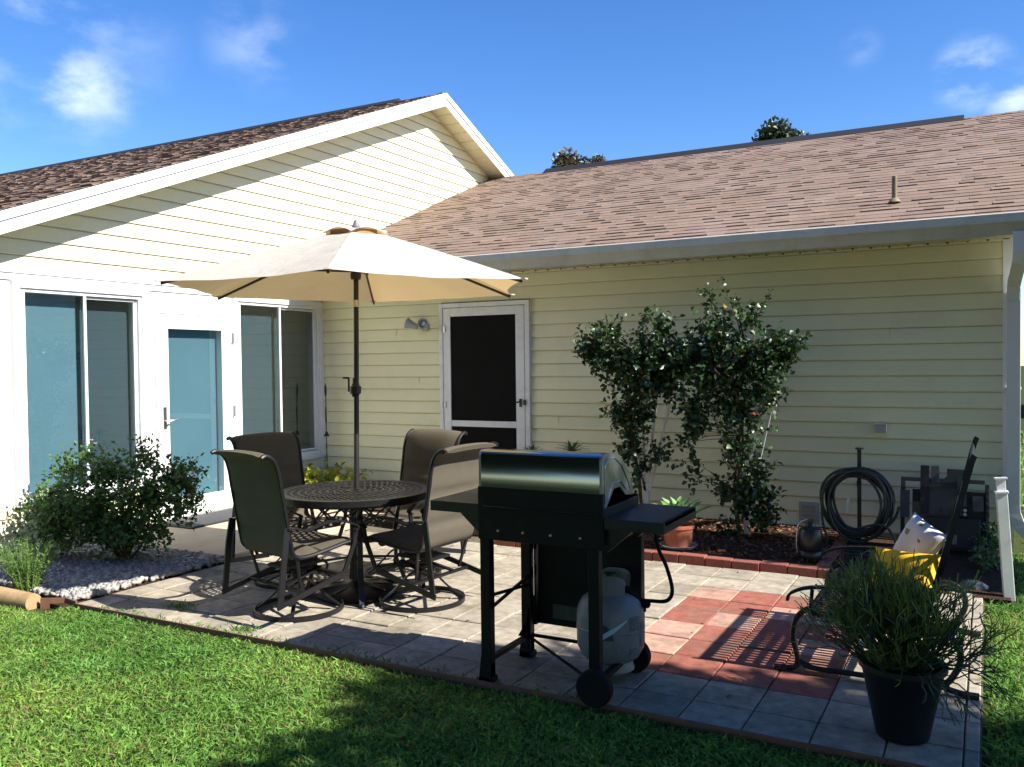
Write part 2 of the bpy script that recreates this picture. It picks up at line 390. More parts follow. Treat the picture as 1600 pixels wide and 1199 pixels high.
def frame(mb, x0, x1, y0, y1, z0, z1, w):
    mb.box(x0, x1, y0, y0+w, z0, z1); mb.box(x0, x1, y1-w, y1, z0, z1); mb.box(x0, x1, y0+w, y1-w, z1-w, z1); mb.box(x0, x1, y0+w, y1-w, z0, z0+w)
def window(y0, y1, z0, z1, ym, first, mB1, mB2, lab):
    mb = MB(); frame(mb, .004, .050, y0-.10, y1+.10, z0-.08, z1+.065, .055); frame(mb, .004, .032, y0-.045, y1+.045, z0-.025, z1+.010, .03)
    w = mb.build('window', m_white, house, bevel=.003); tag(w, lab)
    s1, s2 = (y0, ym), (ym+.0, y1)
    mb = MB(); frame(mb, .006, .026, s1[0]-.018, s1[1]+.022, z0, z1, .024); f1 = mb.build('sash', m_white, w, bevel=.002)
    mb = MB(); frame(mb, -.03, -.006, s2[0]+.0225, s2[1]+.012, z0+.01, z1-.02, .022); mb.box(-.005, .005, s2[0]+.03, s2[1], z1-.045, z1-.03); f2 = mb.build('sash', m_white, w, bevel=.002)
    for (a, b), x, m_ in ((s1, .014, m_pane), (s2, -.018, m_pane)):
        q = MB(); q.add([(x, a, z0), (x, b, z0), (x, b, z1), (x, a, z1)], [(0, 1, 2, 3)]); q.build('pane', m_, w)
    for (a, b), x, m_ in ((s1, -.085, mB1), (s2, -.095, mB2)):
        q = MB(); q.box(x-.004, x, a, b, z0, z1); q.build('blind', m_, w)
    return w
window(-3.46, -2.44, .45, 2.06, -2.95, 1, m_blind, m_screen, 'sliding window at the left with pale blue blind and grey screened half')
window(-1.23, -.11, .49, 2.08, -.68, 0, m_screen, m_screen2, 'sliding window between the glazed door and the corner')
# glazed door
mb = MB(); frame(mb, .004, .035, -2.25, -1.31, .02, 1.965, .035)
gd = mb.build('glazed_door', m_white, house, bevel=.003)
mb = MB(); x0, x1 = .006, .026
mb.box(x0, x1, -2.213, -2.125, .035, 1.928); mb.box(x0, x1, -1.475, -1.347, .035, 1.928); mb.box(x0, x1, -2.125, -1.475, 1.80, 1.928); mb.box(x0, x1, -2.125, -1.475, .035, .22)
frame(mb, .0262, .034, -2.137, -1.463, .208, 1.812, .02)
mb.build('door_leaf', m_white, gd, bevel=.002)
q = MB(); q.add([(.016, -2.125, .22), (.016, -1.475, .22), (.016, -1.475, 1.80), (.016, -2.125, 1.80)], [(0, 1, 2, 3)]); q.build('pane', m_pane, gd)
q = MB(); q.box(-.064, -.06, -2.13, -1.47, .21, 1.81); q.build('blind', m_blind, gd)
q = MB(); q.box(.027, .034, -2.185, -2.148, .88, 1.08); q.tube([(.03, -2.166, .95), (.07, -2.166, .95), (.078, -2.15, .952), (.08, -2.10, .958), (.078, -2.055, .966)], .008, 8)
q.lathe([(0, .002), (.013, .002), (.013, 0)], (.036, -2.166, 1.03), 12); q.build('handle', m_chrome, gd, smooth=True)
for z in (1.72, 1.0, .3):
    q = MB(); q.box(.03, .042, -1.357, -1.335, z-.05, z+.05); q.tube([(.043, -1.345, z-.052), (.043, -1.345, z+.052)], .006, 8); q.build('hinge', m_chrome, gd)
q = MB(); q.box(.004, .10, -2.26, -1.30, .0305, .05); q.build('threshold', mat('bronze_threshold', (.10, .075, .06), .5), gd)
# screen door on the back wall
m_sd = mat('painted_screen_door', (.80, .80, .80), .45, noise=(4, .06), wear=(9, (.45, .43, .38), .3))
mb = MB(); mb.box(1.615, 1.66, -.045, .05, .03, 2.06); mb.box(2.615, 2.665, -.045, .05, .03, 2.06); mb.box(1.66, 2.615, -.045, .05, 2.015, 2.06)
sdr = mb.build('screen_door', m_sd, house, bevel=.003)
mb = MB(); y0, y1 = -.040, -.012
mb.box(1.665, 1.75, y0, y1, .04, 2.01); mb.box(2.51, 2.605, y0, y1, .04, 2.01); mb.box(1.75, 2.51, y0, y1, 1.925, 2.01); mb.box(1.75, 2.51, y0, y1, .80, .862); mb.box(1.75, 2.51, y0, y1, .04, .17)
mb.build('door_leaf', m_sd, sdr, bevel=.003)
for z0, z1 in ((.862, 1.925), (.17, .80)):
    q = MB(); q.add([(1.75, -.028, z0), (2.51, -.028, z0), (2.51, -.028, z1), (1.75, -.028, z1)], [(3, 2, 1, 0)]); q.build('screen', m_mesh, sdr)
for z in (1.80, 1.02, .3):
    q = MB(); q.box(1.655, 1.692, -.052, -.0405, z-.035, z+.035); q.tube([(1.662, -.053, z-.036), (1.662, -.053, z+.036)], .006, 8); q.build('hinge', m_chrome, sdr)
q = MB(); q.box(2.55, 2.575, -.05, -.0405, 1.01, 1.09); q.tube([(2.562, -.045, 1.06), (2.562, -.085, 1.06), (2.535, -.09, 1.055)], .008, 8); q.box(2.60, 2.625, -.062, -.046, 1.03, 1.08)
q.build('handle', mat('dark_latch', (.03, .03, .035), .4), sdr)
# roofs
def shingles(name, P0, U, V, LU, LV, m_, tabw, course, tints, clip=None, seed=1):
    rr = random.Random(seed); U, V = Vector(U).normalized(), Vector(V).normalized(); N = U.cross(V)
    if N.z < 0: N = -N
    P0 = Vector(P0); mb = MB(); k = 0; v = 0
    while v < LV:
        v1 = min(v+course, LV); u = -rr.random()*tabw[0]
        while u < LU:
            w = rr.uniform(*tabw); a, b = max(u, 0), min(u+w, LU)
            if clip:
                a, b = max(a, clip(v)[0]), min(b, clip(v)[1])
            if b-a > .01:
                t = rr.choice((.003, .004, .005, .007, .009, .012)); g = .0
                kk = rr.gauss(1, .05); mb.col = tuple(x*kk for x in rr.choice(tints))
                A = lambda uu, vv, h: P0+U*uu+V*vv+N*h
                mb.add([A(a, v, 0), A(b, v, 0), A(b, v, t), A(a, v, t), A(b, v1, .001), A(a, v1, .001)], [(0, 1, 2, 3), (3, 2, 4, 5), (0, 3, 5), (1, 4, 2)])
            u += w
        v = v1; k += 1
    return mb.build(name, m_, house)
c_, s_ = math.cos(math.atan(.405)), math.sin(math.atan(.405))
def zB(y): return 3.142+.405*(y-1.206)
RB = 3.85
tB = [(1, 1, 1), (1.05, 1.02, 1.0), (.95, .95, .96), (1.02, .98, .96)]
shingles('roof', (-.0, -.52, zB(-.52)), (1, 0, 0), (0, c_, s_), 6.98, (RB+.52)/c_, m_roofB, (.085, .20), .118, tB, seed=3)
mb = MB(); mb.col = (1, 1, 1.001); zr = zB(RB)
mb.add([(0, RB, zr+.002), (6.98, RB, zr+.002), (6.98, 8.3, zr-.405*4.45), (0, 8.3, zr-.405*4.45), (0, -.53, zB(-.53)-.02), (6.98, -.53, zB(-.53)-.02), (6.98, RB, zr-.02), (0, RB, zr-.02)], [(0, 1, 2, 3), (4, 5, 6, 7)])
mb.build('roof', m_roofB, house)
# ridge vent B (raised black strip), shingle cap at its ends
mb = MB(); mb.add([(.95, RB-.13, zr-.045), (6.35, RB-.13, zr-.045), (6.35, RB, zr+.045), (.95, RB, zr+.045), (.95, RB+.13, zr-.045), (6.35, RB+.13, zr-.045), (.95, RB-.13, zr-.07), (6.35, RB-.13, zr-.07)], [(0, 1, 2, 3), (3, 2, 5, 4), (6, 7, 1, 0), (0, 3, 4), (1, 5, 2)])
mb.build('ridge_vent', m_black, house)
mb = MB(); mb.col = (.9, .9, .901)
for i in range(40):
    x = 6.36+i*.135 if i < 5 else -9
    if x < -8: break
    mb.add([(x, RB-.12, zr-.045), (x+.14, RB-.12, zr-.05), (x+.14, RB, zr+.006), (x, RB, zr+.012), (x, RB+.12, zr-.045), (x+.14, RB+.12, zr-.05)], [(0, 1, 2, 3), (3, 2, 5, 4)])
mb.build('ridge_cap', m_roofB, house)
# eave: fascia, gutter, soffit, downspout
mb = MB(); mb.box(.0, 6.9, -.005, .0, 2.345, 2.35)
mb.add([(0, 0, 2.345), (6.95, 0, 2.345), (6.95, -.44, 2.345), (0, -.44, 2.345)], [(0, 1, 2, 3)])
x = .05
while x < 6.9: mb.box(x, x+.012, -.43, -.014, 2.338, 2.3449); x += .1
mb.mi = 1; x = .1
while x < 6.7: mb.add([(x, -.021, 2.344), (x+.018, -.021, 2.344), (x+.009, -.021, 2.330)], [(0, 1, 2)]); mb.add([(x, -.0212, 2.333), (x+.018, -.0212, 2.333), (x+.018, -.030, 2.3375), (x, -.030, 2.3375)], [(0, 1, 2, 3)]); x += .138
mb.build('soffit', [m_soffit, m_dark], house)
mb = MB(); mb.box(-.0, 6.90, -.455, -.435, 2.335, 2.47); mb.build('fascia', m_fascia, house)
prof = [(-.456, 2.335), (-.50, 2.318), (-.515, 2.322), (-.53, 2.36), (-.548, 2.385), (-.565, 2.40), (-.572, 2.445), (-.560, 2.450), (-.560, 2.456), (-.575, 2.456), (-.578, 2.395), (-.56, 2.375), (-.542, 2.35), (-.525, 2.312), (-.50, 2.306), (-.456, 2.323)]
mb = MB(); X0, X1 = .32, 6.86
n = len(prof); mb.add([(X0, y+.03, z) for y, z in prof]+[(X1, y+.03, z) for y, z in prof], [(i, (i+1) % n, n+(i+1) % n, n+i) for i in range(n)])
mb.prism([(X1, y+.03, z) for y, z in [(-.456, 2.335), (-.50, 2.306), (-.525, 2.312), (-.578, 2.395), (-.575, 2.456), (-.456, 2.456)]], (.004, 0, 0))
mb.build('gutter', m_gutter, house)
mb = MB(); mb.add([(0, -.53, 2.452), (6.98, -.53, 2.452), (6.98, -.46, 2.474), (0, -.46, 2.474)], [(0, 1, 2, 3)]); mb.build('drip_edge', m_gutter, house)
mb = MB()
DX = 6.765
mb.strip([(DX+.03, -.49, 2.33), (DX+.03, -.49, 2.19), (DX+.028, -.47, 2.13), (DX+.01, -.20, 2.04), (DX+.0, -.10, 1.99), (DX, -.075, 1.93), (DX, -.075, .34), (DX+.006, -.078, .27), (DX+.035, -.085, .19), (DX+.09, -.095, .13), (DX+.17, -.11, .10), (DX+.42, -.15, .07)], .090, .062, (0, 1, 0))
for i in range(7): mb.obox((DX, -.075, 1.93-i*.012), (1, 0, 0), (0, 1, 0), (0, 0, 1), .048, .034, .0025)
mb.box(DX-.052, DX+.052, -.045, -.029, 1.2, 1.22)
mb.build('downspout', mat('white_downspout', (.70, .69, .66), .35, noise=(2, .1)), house, bevel=.006)
# wing A roof (runs away to the left), rake trims
zA = lambda y: AP_Z+.155-SL*abs(y-AP_Y)
tA = [(1, 1, 1), (1.12, 1.08, 1.0), (.82, .80, .82), (1.05, .96, .9), (.9, .9, .92), (1.18, 1.1, 1.0)]
EY = -4.5
shingles('roof', (.30, EY, zA(EY)), (-1, 0, 0), (0, c_, s_), 13, (AP_Y-EY)/c_, m_roofA, (.07, .18), .105, tA, seed=5)
mb = MB(); mb.col = (1, 1, 1.001); NY = 8.9
mb.add([(.30, AP_Y, zA(AP_Y)), (.30, NY, zA(NY)), (-12.7, NY, zA(NY)), (-12.7, AP_Y, zA(AP_Y)), (.30, AP_Y, zA(AP_Y)-.02), (.30, NY, zA(NY)-.02)], [(3, 2, 1, 0), (0, 1, 5, 4)]); mb.build('roof', m_roofA, house)
mb = MB(); z = zA(AP_Y); mb.add([(-.45, AP_Y-.14, z-.045), (-12.6, AP_Y-.14, z-.045), (-12.6, AP_Y, z+.04), (-.45, AP_Y, z+.04), (-.45, AP_Y+.14, z-.045), (-12.6, AP_Y+.14, z-.045)], [(0, 1, 2, 3), (3, 2, 5, 4), (0, 3, 4)]); mb.build('ridge_vent', m_black, house)
mb = MB()
for (ya, yb) in ((EY, AP_Y), (AP_Y, 8.9)):
    for (xo, lo, hi) in ((.30, -.175, -.012), (.315, -.075, -.006)):
        za, zb = zA(ya), zA(yb)
        mb.add([(xo-.018, ya, za+lo), (xo-.018, yb, zb+lo), (xo-.018, yb, zb+hi), (xo-.018, ya, za+hi), (xo, ya, za+lo), (xo, yb, zb+lo), (xo, yb, zb+hi), (xo, ya, za+hi)], [(3, 2, 1, 0), (4, 5, 6, 7), (0, 1, 5, 4), (2, 3, 7, 6), (0, 4, 7, 3), (1, 2, 6, 5)])
mb.build('fascia', m_fascia, house)
mb = MB()
for (ya, yb) in ((EY, AP_Y), (AP_Y, 8.9)):
    za, zb = zA(ya)-.15, zA(yb)-.15; mb.add([(.0, ya, za), (.0, yb, zb), (.285, yb, zb), (.285, ya, za)], [(0, 1, 2, 3)])
    n_ = int(abs(yb-ya)/.19)
    for i in range(n_):
        y = ya+(yb-ya)*i/n_; mb.box(.0, .285, y, y+.010, zA(y)-.158, zA(y)-.1505)
mb.build('soffit', m_soffit, house)
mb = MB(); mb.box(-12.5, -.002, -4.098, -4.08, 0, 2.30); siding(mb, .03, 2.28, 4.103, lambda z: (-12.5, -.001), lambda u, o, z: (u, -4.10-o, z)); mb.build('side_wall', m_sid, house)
mb = MB(); mb.box(-12.6, .28, EY+.0, EY+.02, 2.165, 2.30); mb.build('fascia', m_fascia, house)
mb = MB(); mb.box(-12.6, .0, EY+.02, -4.10, 2.272, 2.29); mb.build('soffit', m_soffit, house)
mb = MB(); mb.box(-12.5, .0, 8.5, 8.52, 0, 2.4); mb.build('side_wall', m_side, house)
# vent pipe on the roof, wall fittings
q = MB(); q.tube([(5.93, .12, 2.66), (5.93, .12, 2.92)], .021, 14); q.lathe([(.05, -.0), (.03, .03), (.023, .035)], (5.93, .12, 2.71), 14); q.build('vent_pipe', mat('olive_vent_pipe', (.20, .165, .10), .7, noise=(20, .3)), house, smooth=True)
q = MB(); q.box(5.80, 5.885, -.075, -.012, .85, .915); q.box(5.795, 5.89, -.085, -.012, .915, .922); q.build('outlet_box', mat('grey_outlet_cover', (.38, .38, .42), .35, noise=(6, .1)), house, bevel=.004)
q = MB(); frame_ = (5.20, 5.36, .10, .26); q.box(5.20, 5.36, -.026, -.012, .07, .25); q.box(5.215, 5.345, -.034, -.0262, .085, .235)
for i in range(4): q.obox((5.28, -.040, .105+i*.036), (1, 0, 0), (0, 1, .6), (0, -.6, 1), .055, .003, .014)
q.build('wall_vent', mat('grey_wall_vent', (.38, .38, .35), .6), house, bevel=.003)
lt = MB(); lt.lathe([(0, 0), (.05, 0), (.05, .02), (.03, .028), (0, .028)], (0, 0, 0), 20)
wl = lt.build('wall_light', mat('grey_light_fixture', (.42, .42, .40), .5, noise=(30, .2)), house, smooth=True); wl.location = (1.43, -.012, 1.83); wl.rotation_euler = (R(90), 0, 0)
hp = [(.0, -.06), (.026, -.06), (.03, -.03), (.036, .0), (.056, .055), (.058, .065), (.048, .065), (.030, .01), (0, .005)]
for loc, rot in (((1.50, -.13, 1.845), (R(75), R(0), R(14))), ((1.33, -.11, 1.85), (R(70), R(0), R(-75)))):
    q = MB(); q.lathe(hp, (0, 0, 0), 22); hd = q.build('lamp_head', mat('grey_lamp_shade', (.40, .40, .39), .5), house, smooth=True); hd.location = loc; hd.rotation_euler = rot
    q = MB(); q.lathe([(0, .045), (.02, .042), (.030, .028), (.026, .008), (0, .006)], (0, 0, 0), 18); bl = q.build('bulb', mat('frosted_bulb', (.7, .7, .66), .25), hd, smooth=True)
q = MB(); q.tube([(1.43, -.03, 1.835), (1.46, -.07, 1.845), (1.50, -.09, 1.848)], .008, 8); q.tube([(1.43, -.03, 1.835), (1.40, -.07, 1.852), (1.36, -.09, 1.856)], .008, 8); q.build('lamp_arm', mat('grey_lamp_arm', (.35, .35, .34), .5), house)

# ---------------------------------------------------------------- plant helpers
def smoothpath(pts, n):
    P = [Vector(p) for p in pts]; out = []
    for i in range(len(P)-1):
        p0, p1, p2, p3 = P[max(i-1, 0)], P[i], P[i+1], P[min(i+2, len(P)-1)]
        for j in range(n):
            t = j/n; out.append(.5*((2*p1)+(-p0+p2)*t+(2*p0-5*p1+4*p2-p3)*t*t+(-p0+3*p1-3*p2+p3)*t*t*t))
    out.append(P[-1]); return out
m_bark = mat('grey_brown_bark', (.10, .075, .05), .95, noise=(25, .5), bump=(40, 1, .01), spec=.1)
m_leaf = mat('green_leaf', (1, 1, 1), .42, tint=True, trans=.28, spec=.5)
m_leafr = mat('rose_leaf', (1, 1, 1), .45, tint=True, trans=.38, spec=.5)
m_leafg = mat('glossy_dark_leaf', (1, 1, 1), .42, tint=True, trans=.16, spec=.6)
def blob_pts(blobs, n, shell=.35):
    w = np.array([b[3]*b[4]*b[5] for b in blobs]); w = w**.75; w /= w.sum(); idx = rng.choice(len(blobs), n, p=w); B = np.array(blobs)[idx]
    d = nrm(rng.standard_normal((n, 3))); r = rng.random(n)**shell
    return B[:, :3]+d*r[:, None]*B[:, 3:6], d
def limbs(mb, base, tips, r0, jit=.12, seed=2, seg=6):
    rr = random.Random(seed)
    for t in tips:
        a, b = Vector(base), Vector(t); L = (b-a).length; pts = []; rs = []
        bow = Vector((rr.uniform(-1, 1), rr.uniform(-1, 1), rr.uniform(.0, .6)))*L*jit
        for i in range(seg+1):
            f = i/seg; pts.append(a.lerp(b, f)+bow*math.sin(f*math.pi)+Vector((rr.uniform(-1, 1), rr.uniform(-1, 1), rr.uniform(-1, 1)))*L*.02*(0 < i < seg)); rs.append(r0*(1-.8*f))
        mb.tube(pts, rs, 6)
def tree(name, label, base, h, blobs, n, leaf, cols, r0=.16, group=None, seed=1, cat='tree'):
    t = thing(name, label, cat, base, 0, group); bx, by, bz = base
    B = [(b[0]-bx, b[1]-by, b[2]-bz, *b[3:]) for b in blobs]
    mb = MB(); zt = min(b[2]-b[5]*.3 for b in B); top = Vector((sum(b[0] for b in B)/len(B)*.5, sum(b[1] for b in B)/len(B)*.5, max(zt, h*.35)))
    mb.tube([(0, 0, -.1), (0, 0, top.z*.3), (top.x*.6, top.y*.5, top.z*.7), top], [r0*1.35, r0, r0*.8, r0*.65], 10)
    limbs(mb, top, [(b[0], b[1], b[2]+b[5]*.3) for b in B], r0*.55, seed=seed)
    mb.build('trunk', m_bark, t, smooth=True)
    P, d = blob_pts(B, n, .45); N = nrm(d+rdir(n)*.8); Dr = nrm(rdir(n)+d*.3)
    V, F = leafgeo(P, Dr, N, leaf*(.7+.6*rng.random(n)), leaf*.55*np.ones(n)); ci = rng.integers(0, len(cols), n)
    T = vary(n, (1, 1, 1), .25, .08)*np.array(cols)[ci]; npmesh('crown', V, F, m_leaf, t, np.repeat(T, 3, 0)); return t

# ---------------------------------------------------------------- lawn grass
def in_lawn(x, y):
    a = (y < -4.245-.022*(1+np.sin(x*23+2*np.sin(x*9)))*.5-.012*np.sin(x*61))&~((x < 1.66)&(y > -4.42)); b = (x > 6.60)&(y > -7.5)&(y < .0)&~((x < 6.76)&(y > -1.72)); c = (x > 6.78)
    return a | b | c
def grass(n, x0, x1, y0, y1, Lr, Wd):
    X = rng.uniform(x0, x1, n); Y = rng.uniform(y0, y1, n); k = in_lawn(X, Y); X, Y = X[k], Y[k]; n = len(X)
    cl = np.sin(X*9+np.sin(Y*7)*1.5)*np.sin(Y*11+np.sin(X*5)*2)
    P = np.stack([X, Y, np.full(n, -.032)], 1); Dr = np.stack([rng.standard_normal(n)*.62, rng.standard_normal(n)*.62, np.ones(n)], 1); Dr = nrm(Dr)
    L = Lr*(.55+.75*rng.random(n))*(1+.25*cl); N = nrm(rng.standard_normal((n, 3))*[1, 1, .3]); W = Wd*(.6+.8*rng.random(n))
    S = nrm(np.cross(Dr, N))*W[:, None]*.5; bend = np.stack([rng.standard_normal(n), rng.standard_normal(n), np.full(n, -.5)], 1)*L[:, None]*.3
    p1 = P+Dr*L[:, None]*.55; p2 = P+Dr*L[:, None]+bend
    V = np.stack([P-S, P+S, p1+S*1.1, p1-S*1.1, p2+S*.15, p2-S*.15], 1).reshape(-1, 3); i = np.arange(n)[:, None]*6
    F = np.concatenate([i+np.array([[0, 1, 2, 3]]), i+np.array([[3, 2, 4, 5]])], 1).reshape(-1, 4)
    T = vary(n, (.18, .325, .065), .24, .08)*(1+.14*cl)[:, None]; pt_ = np.sin(X*2.3+1.3*np.sin(Y*3.1))+np.sin(Y*4.1+X*1.7)+.8*np.sin(X*6.1-Y*5.3); T = T*(1+.07*pt_)[:, None]; T[:, 0] *= 1+.05*pt_; dry = rng.random(n) < np.clip(.05+.05*pt_, .015, .3); T[dry] = vary(dry.sum(), (.26, .21, .08), .2, .05)
    return V, F, np.repeat(T, 2, 0)
parts = [grass(215000, .2, 6.9, -6.3, -4.2, .036, .0062), grass(22000, 6.58, 7.4, -4.4, -.2, .055, .007), grass(26000, -2, 9, -8.5, -6.2, .07, .016), grass(30000, 6.9, 13, -8, 12, .09, .02), grass(16000, -6, .2, -10, -4.2, .08, .02)]
o_ = 0; Vs = []; Fs = []; Ts = []
for V, F, T in parts: Vs.append(V); Fs.append(F+o_); Ts.append(T); o_ += len(V)
# creeping runners spilling over the edge of the pavers
m_grass = mat('grass_blade', (1, 1, 1), .55, tint=True, trans=.45, spec=.3)
tag(npmesh('grass', np.concatenate(Vs), np.concatenate(Fs), m_grass, None, np.concatenate(Ts)), 'short coarse green grass of the lawn along the patio', 'grass', kind='stuff')
# low weeds over the front edge of the pavers
n = 500; X = np.concatenate([rng.uniform(1.9, 5.2, 300), rng.normal(2.35, .06, 100), rng.normal(3.02, .05, 100)]); Y = np.concatenate([-4.235+rng.random(300)**3*.06, rng.normal(-4.0, .03, 100), rng.normal(-4.16, .03, 100)])
P = np.stack([X, Y, np.full(n, .0)], 1); V, F = leafgeo(P, nrm(rdir(n)*[1, 1, .5]+np.array([0, 0, .7])), rdir(n, 1.5), rng.uniform(.02, .045, n), np.full(n, .007))
tag(npmesh('weeds', V, F, m_grass, None, np.repeat(vary(n, (.13, .24, .05)), 3, 0)), 'small green weeds growing from the joints at the patio edge', 'weeds', kind='stuff')

n = 110; X = np.concatenate([rng.uniform(1.8, 6.5, 60), rng.uniform(1.5, 6.0, 50)]); Y = np.concatenate([rng.uniform(-4.2, -1.65, 60), rng.uniform(-5.8, -4.3, 50)])
P = np.stack([X, Y, np.where(Y > -4.25, .006, .012)], 1); V, F = leafgeo(P, nrm(rdir(n)*[1, 1, .1]), rdir(n, 3), rng.uniform(.015, .04, n), rng.uniform(.008, .018, n))
tag(npmesh('leaf_litter', V, F, m_leaf, None, np.repeat(vary(n, (.20, .11, .05), .35, .1), 3, 0)), 'small dry brown leaves scattered over pavers and lawn', 'leaf litter', kind='stuff')
# ---------------------------------------------------------------- white marble stones
n = 6500; m_stone = mat('white_marble_chip', (.37, .35, .325), .7, tint=True, noise=(60, .3), bump=(120, .4, .003))
X = rng.uniform(.05, 1.72, n); Y = rng.uniform(-4.22, -2.98, n); keep = (X < 1.66-.0*(Y+3)) & ~((X < .9)&(rng.random(n) < .3)); X, Y = X[keep], Y[keep]; n = len(X)
base = np.array([[-1,-1,-1],[1,-1,-1],[1,1,-1],[-1,1,-1],[-1,-1,1],[1,-1,1],[1,1,1],[-1,1,1]], float); fq = np.array([[3,2,1,0],[4,5,6,7],[0,1,5,4],[1,2,6,5],[2,3,7,6],[3,0,4,7]])
J = base[None]*(1+.45*rng.standard_normal((n, 8, 3))*.6); S = rng.uniform(.007, .018, (n, 1, 3)); J = J*S; a = rng.uniform(0, 6.28, n); b = rng.uniform(-.6, .6, n)
ca, sa, cb, sb = np.cos(a)[:, None], np.sin(a)[:, None], np.cos(b)[:, None], np.sin(b)[:, None]
x, y, z = J[:, :, 0], J[:, :, 1], J[:, :, 2]; x, z = x*cb-z*sb, x*sb+z*cb; x, y = x*ca-y*sa, x*sa+y*ca
V = np.stack([x+X[:, None], y+Y[:, None], z+.014+rng.random((n, 1))*.018], 2).reshape(-1, 3); F = (np.arange(n)[:, None, None]*8+fq[None]).reshape(-1, 4)
tag(npmesh('gravel', V, F, m_stone, None, np.repeat(vary(n, (1, 1, 1), .2, .03), 6, 0)), 'white and grey marble stones covering the bed below the rose bush', 'stones', kind='stuff')
# mulch chips and fallen leaves in the wall bed
n = 2600; X = rng.uniform(3.2, 5.7, n); Y = rng.uniform(-1.42, -.1, n); P = np.stack([X, Y, .05+rng.random(n)*.012], 1)
V, F = leafgeo(P, nrm(rdir(n)*[1, 1, .25]), rdir(n, 2), rng.uniform(.02, .06, n), rng.uniform(.008, .02, n))
m_chip = mat('bark_chip', (1, 1, 1), .9, tint=True, spec=.2); T = vary(n, (.17, .085, .045), .4, .08)
tag(npmesh('bark_mulch', V, F, m_chip, None, np.repeat(T, 3, 0)), 'brown bark mulch with dry leaves in the wall bed', 'mulch', kind='stuff')
# edging bricks along the wall bed, timber edging at the left
mb = MB(); x = 3.14
while x < 5.62:
    w = random.uniform(.185, .195); mb.col = tuple(c*random.gauss(1, .08) for c in (1, 1, 1)); zz = .062+random.uniform(-.004, .004); mb.obox((x+w/2, -1.565+random.uniform(-.004, .004), zz/2-.01), (1, random.uniform(-.02, .02), 0), (0, 1, 0), (0, 0, 1), w/2-.003, .042, zz/2+.01); x += w
y = -1.51
while y < -.1: mb.col = (1, 1, 1.01); mb.obox((5.62, y+.095, .025), (0, 1, 0), (1, 0, 0), (0, 0, 1), .092, .04, .036); y += .192
tag(mb.build('brick_edging', m_brick, bevel=.005), 'low row of red bricks edging the mulch bed', 'brick edging')
m_timber = mat('weathered_edging_timber', (.40, .26, .13), .85, noise=(12, .35), bump=(60, .5, .004))
mb = MB(); mb.tube([(.0, -4.40, .01), (.6, -4.385, .012), (1.15, -4.37, .012), (1.46, -4.355, .01)], [.062, .064, .063, .055], 12)
tag(mb.build('edging_log', m_timber, smooth=True), 'brown round timber log edging the stone bed on the left', 'log')
mb = MB(); mb.mi = 0
mb.strip([(1.49, -4.33, .0), (1.60, -4.24, -.005), (1.72, -4.25, -.01)], .012, .07, (0, 0, 1)); mb.strip([(1.72, -4.256, -.012), (3.0, -4.252, -.012), (4.9, -4.254, -.012), (6.55, -4.256, -.014)], .010, .05, (0, 0, 1))
tag(mb.build('lawn_edging', mat('brown_lawn_edging', (.16, .075, .045), .7, noise=(12, .3))), 'thin brown edging strip between grass and pavers', 'edging')

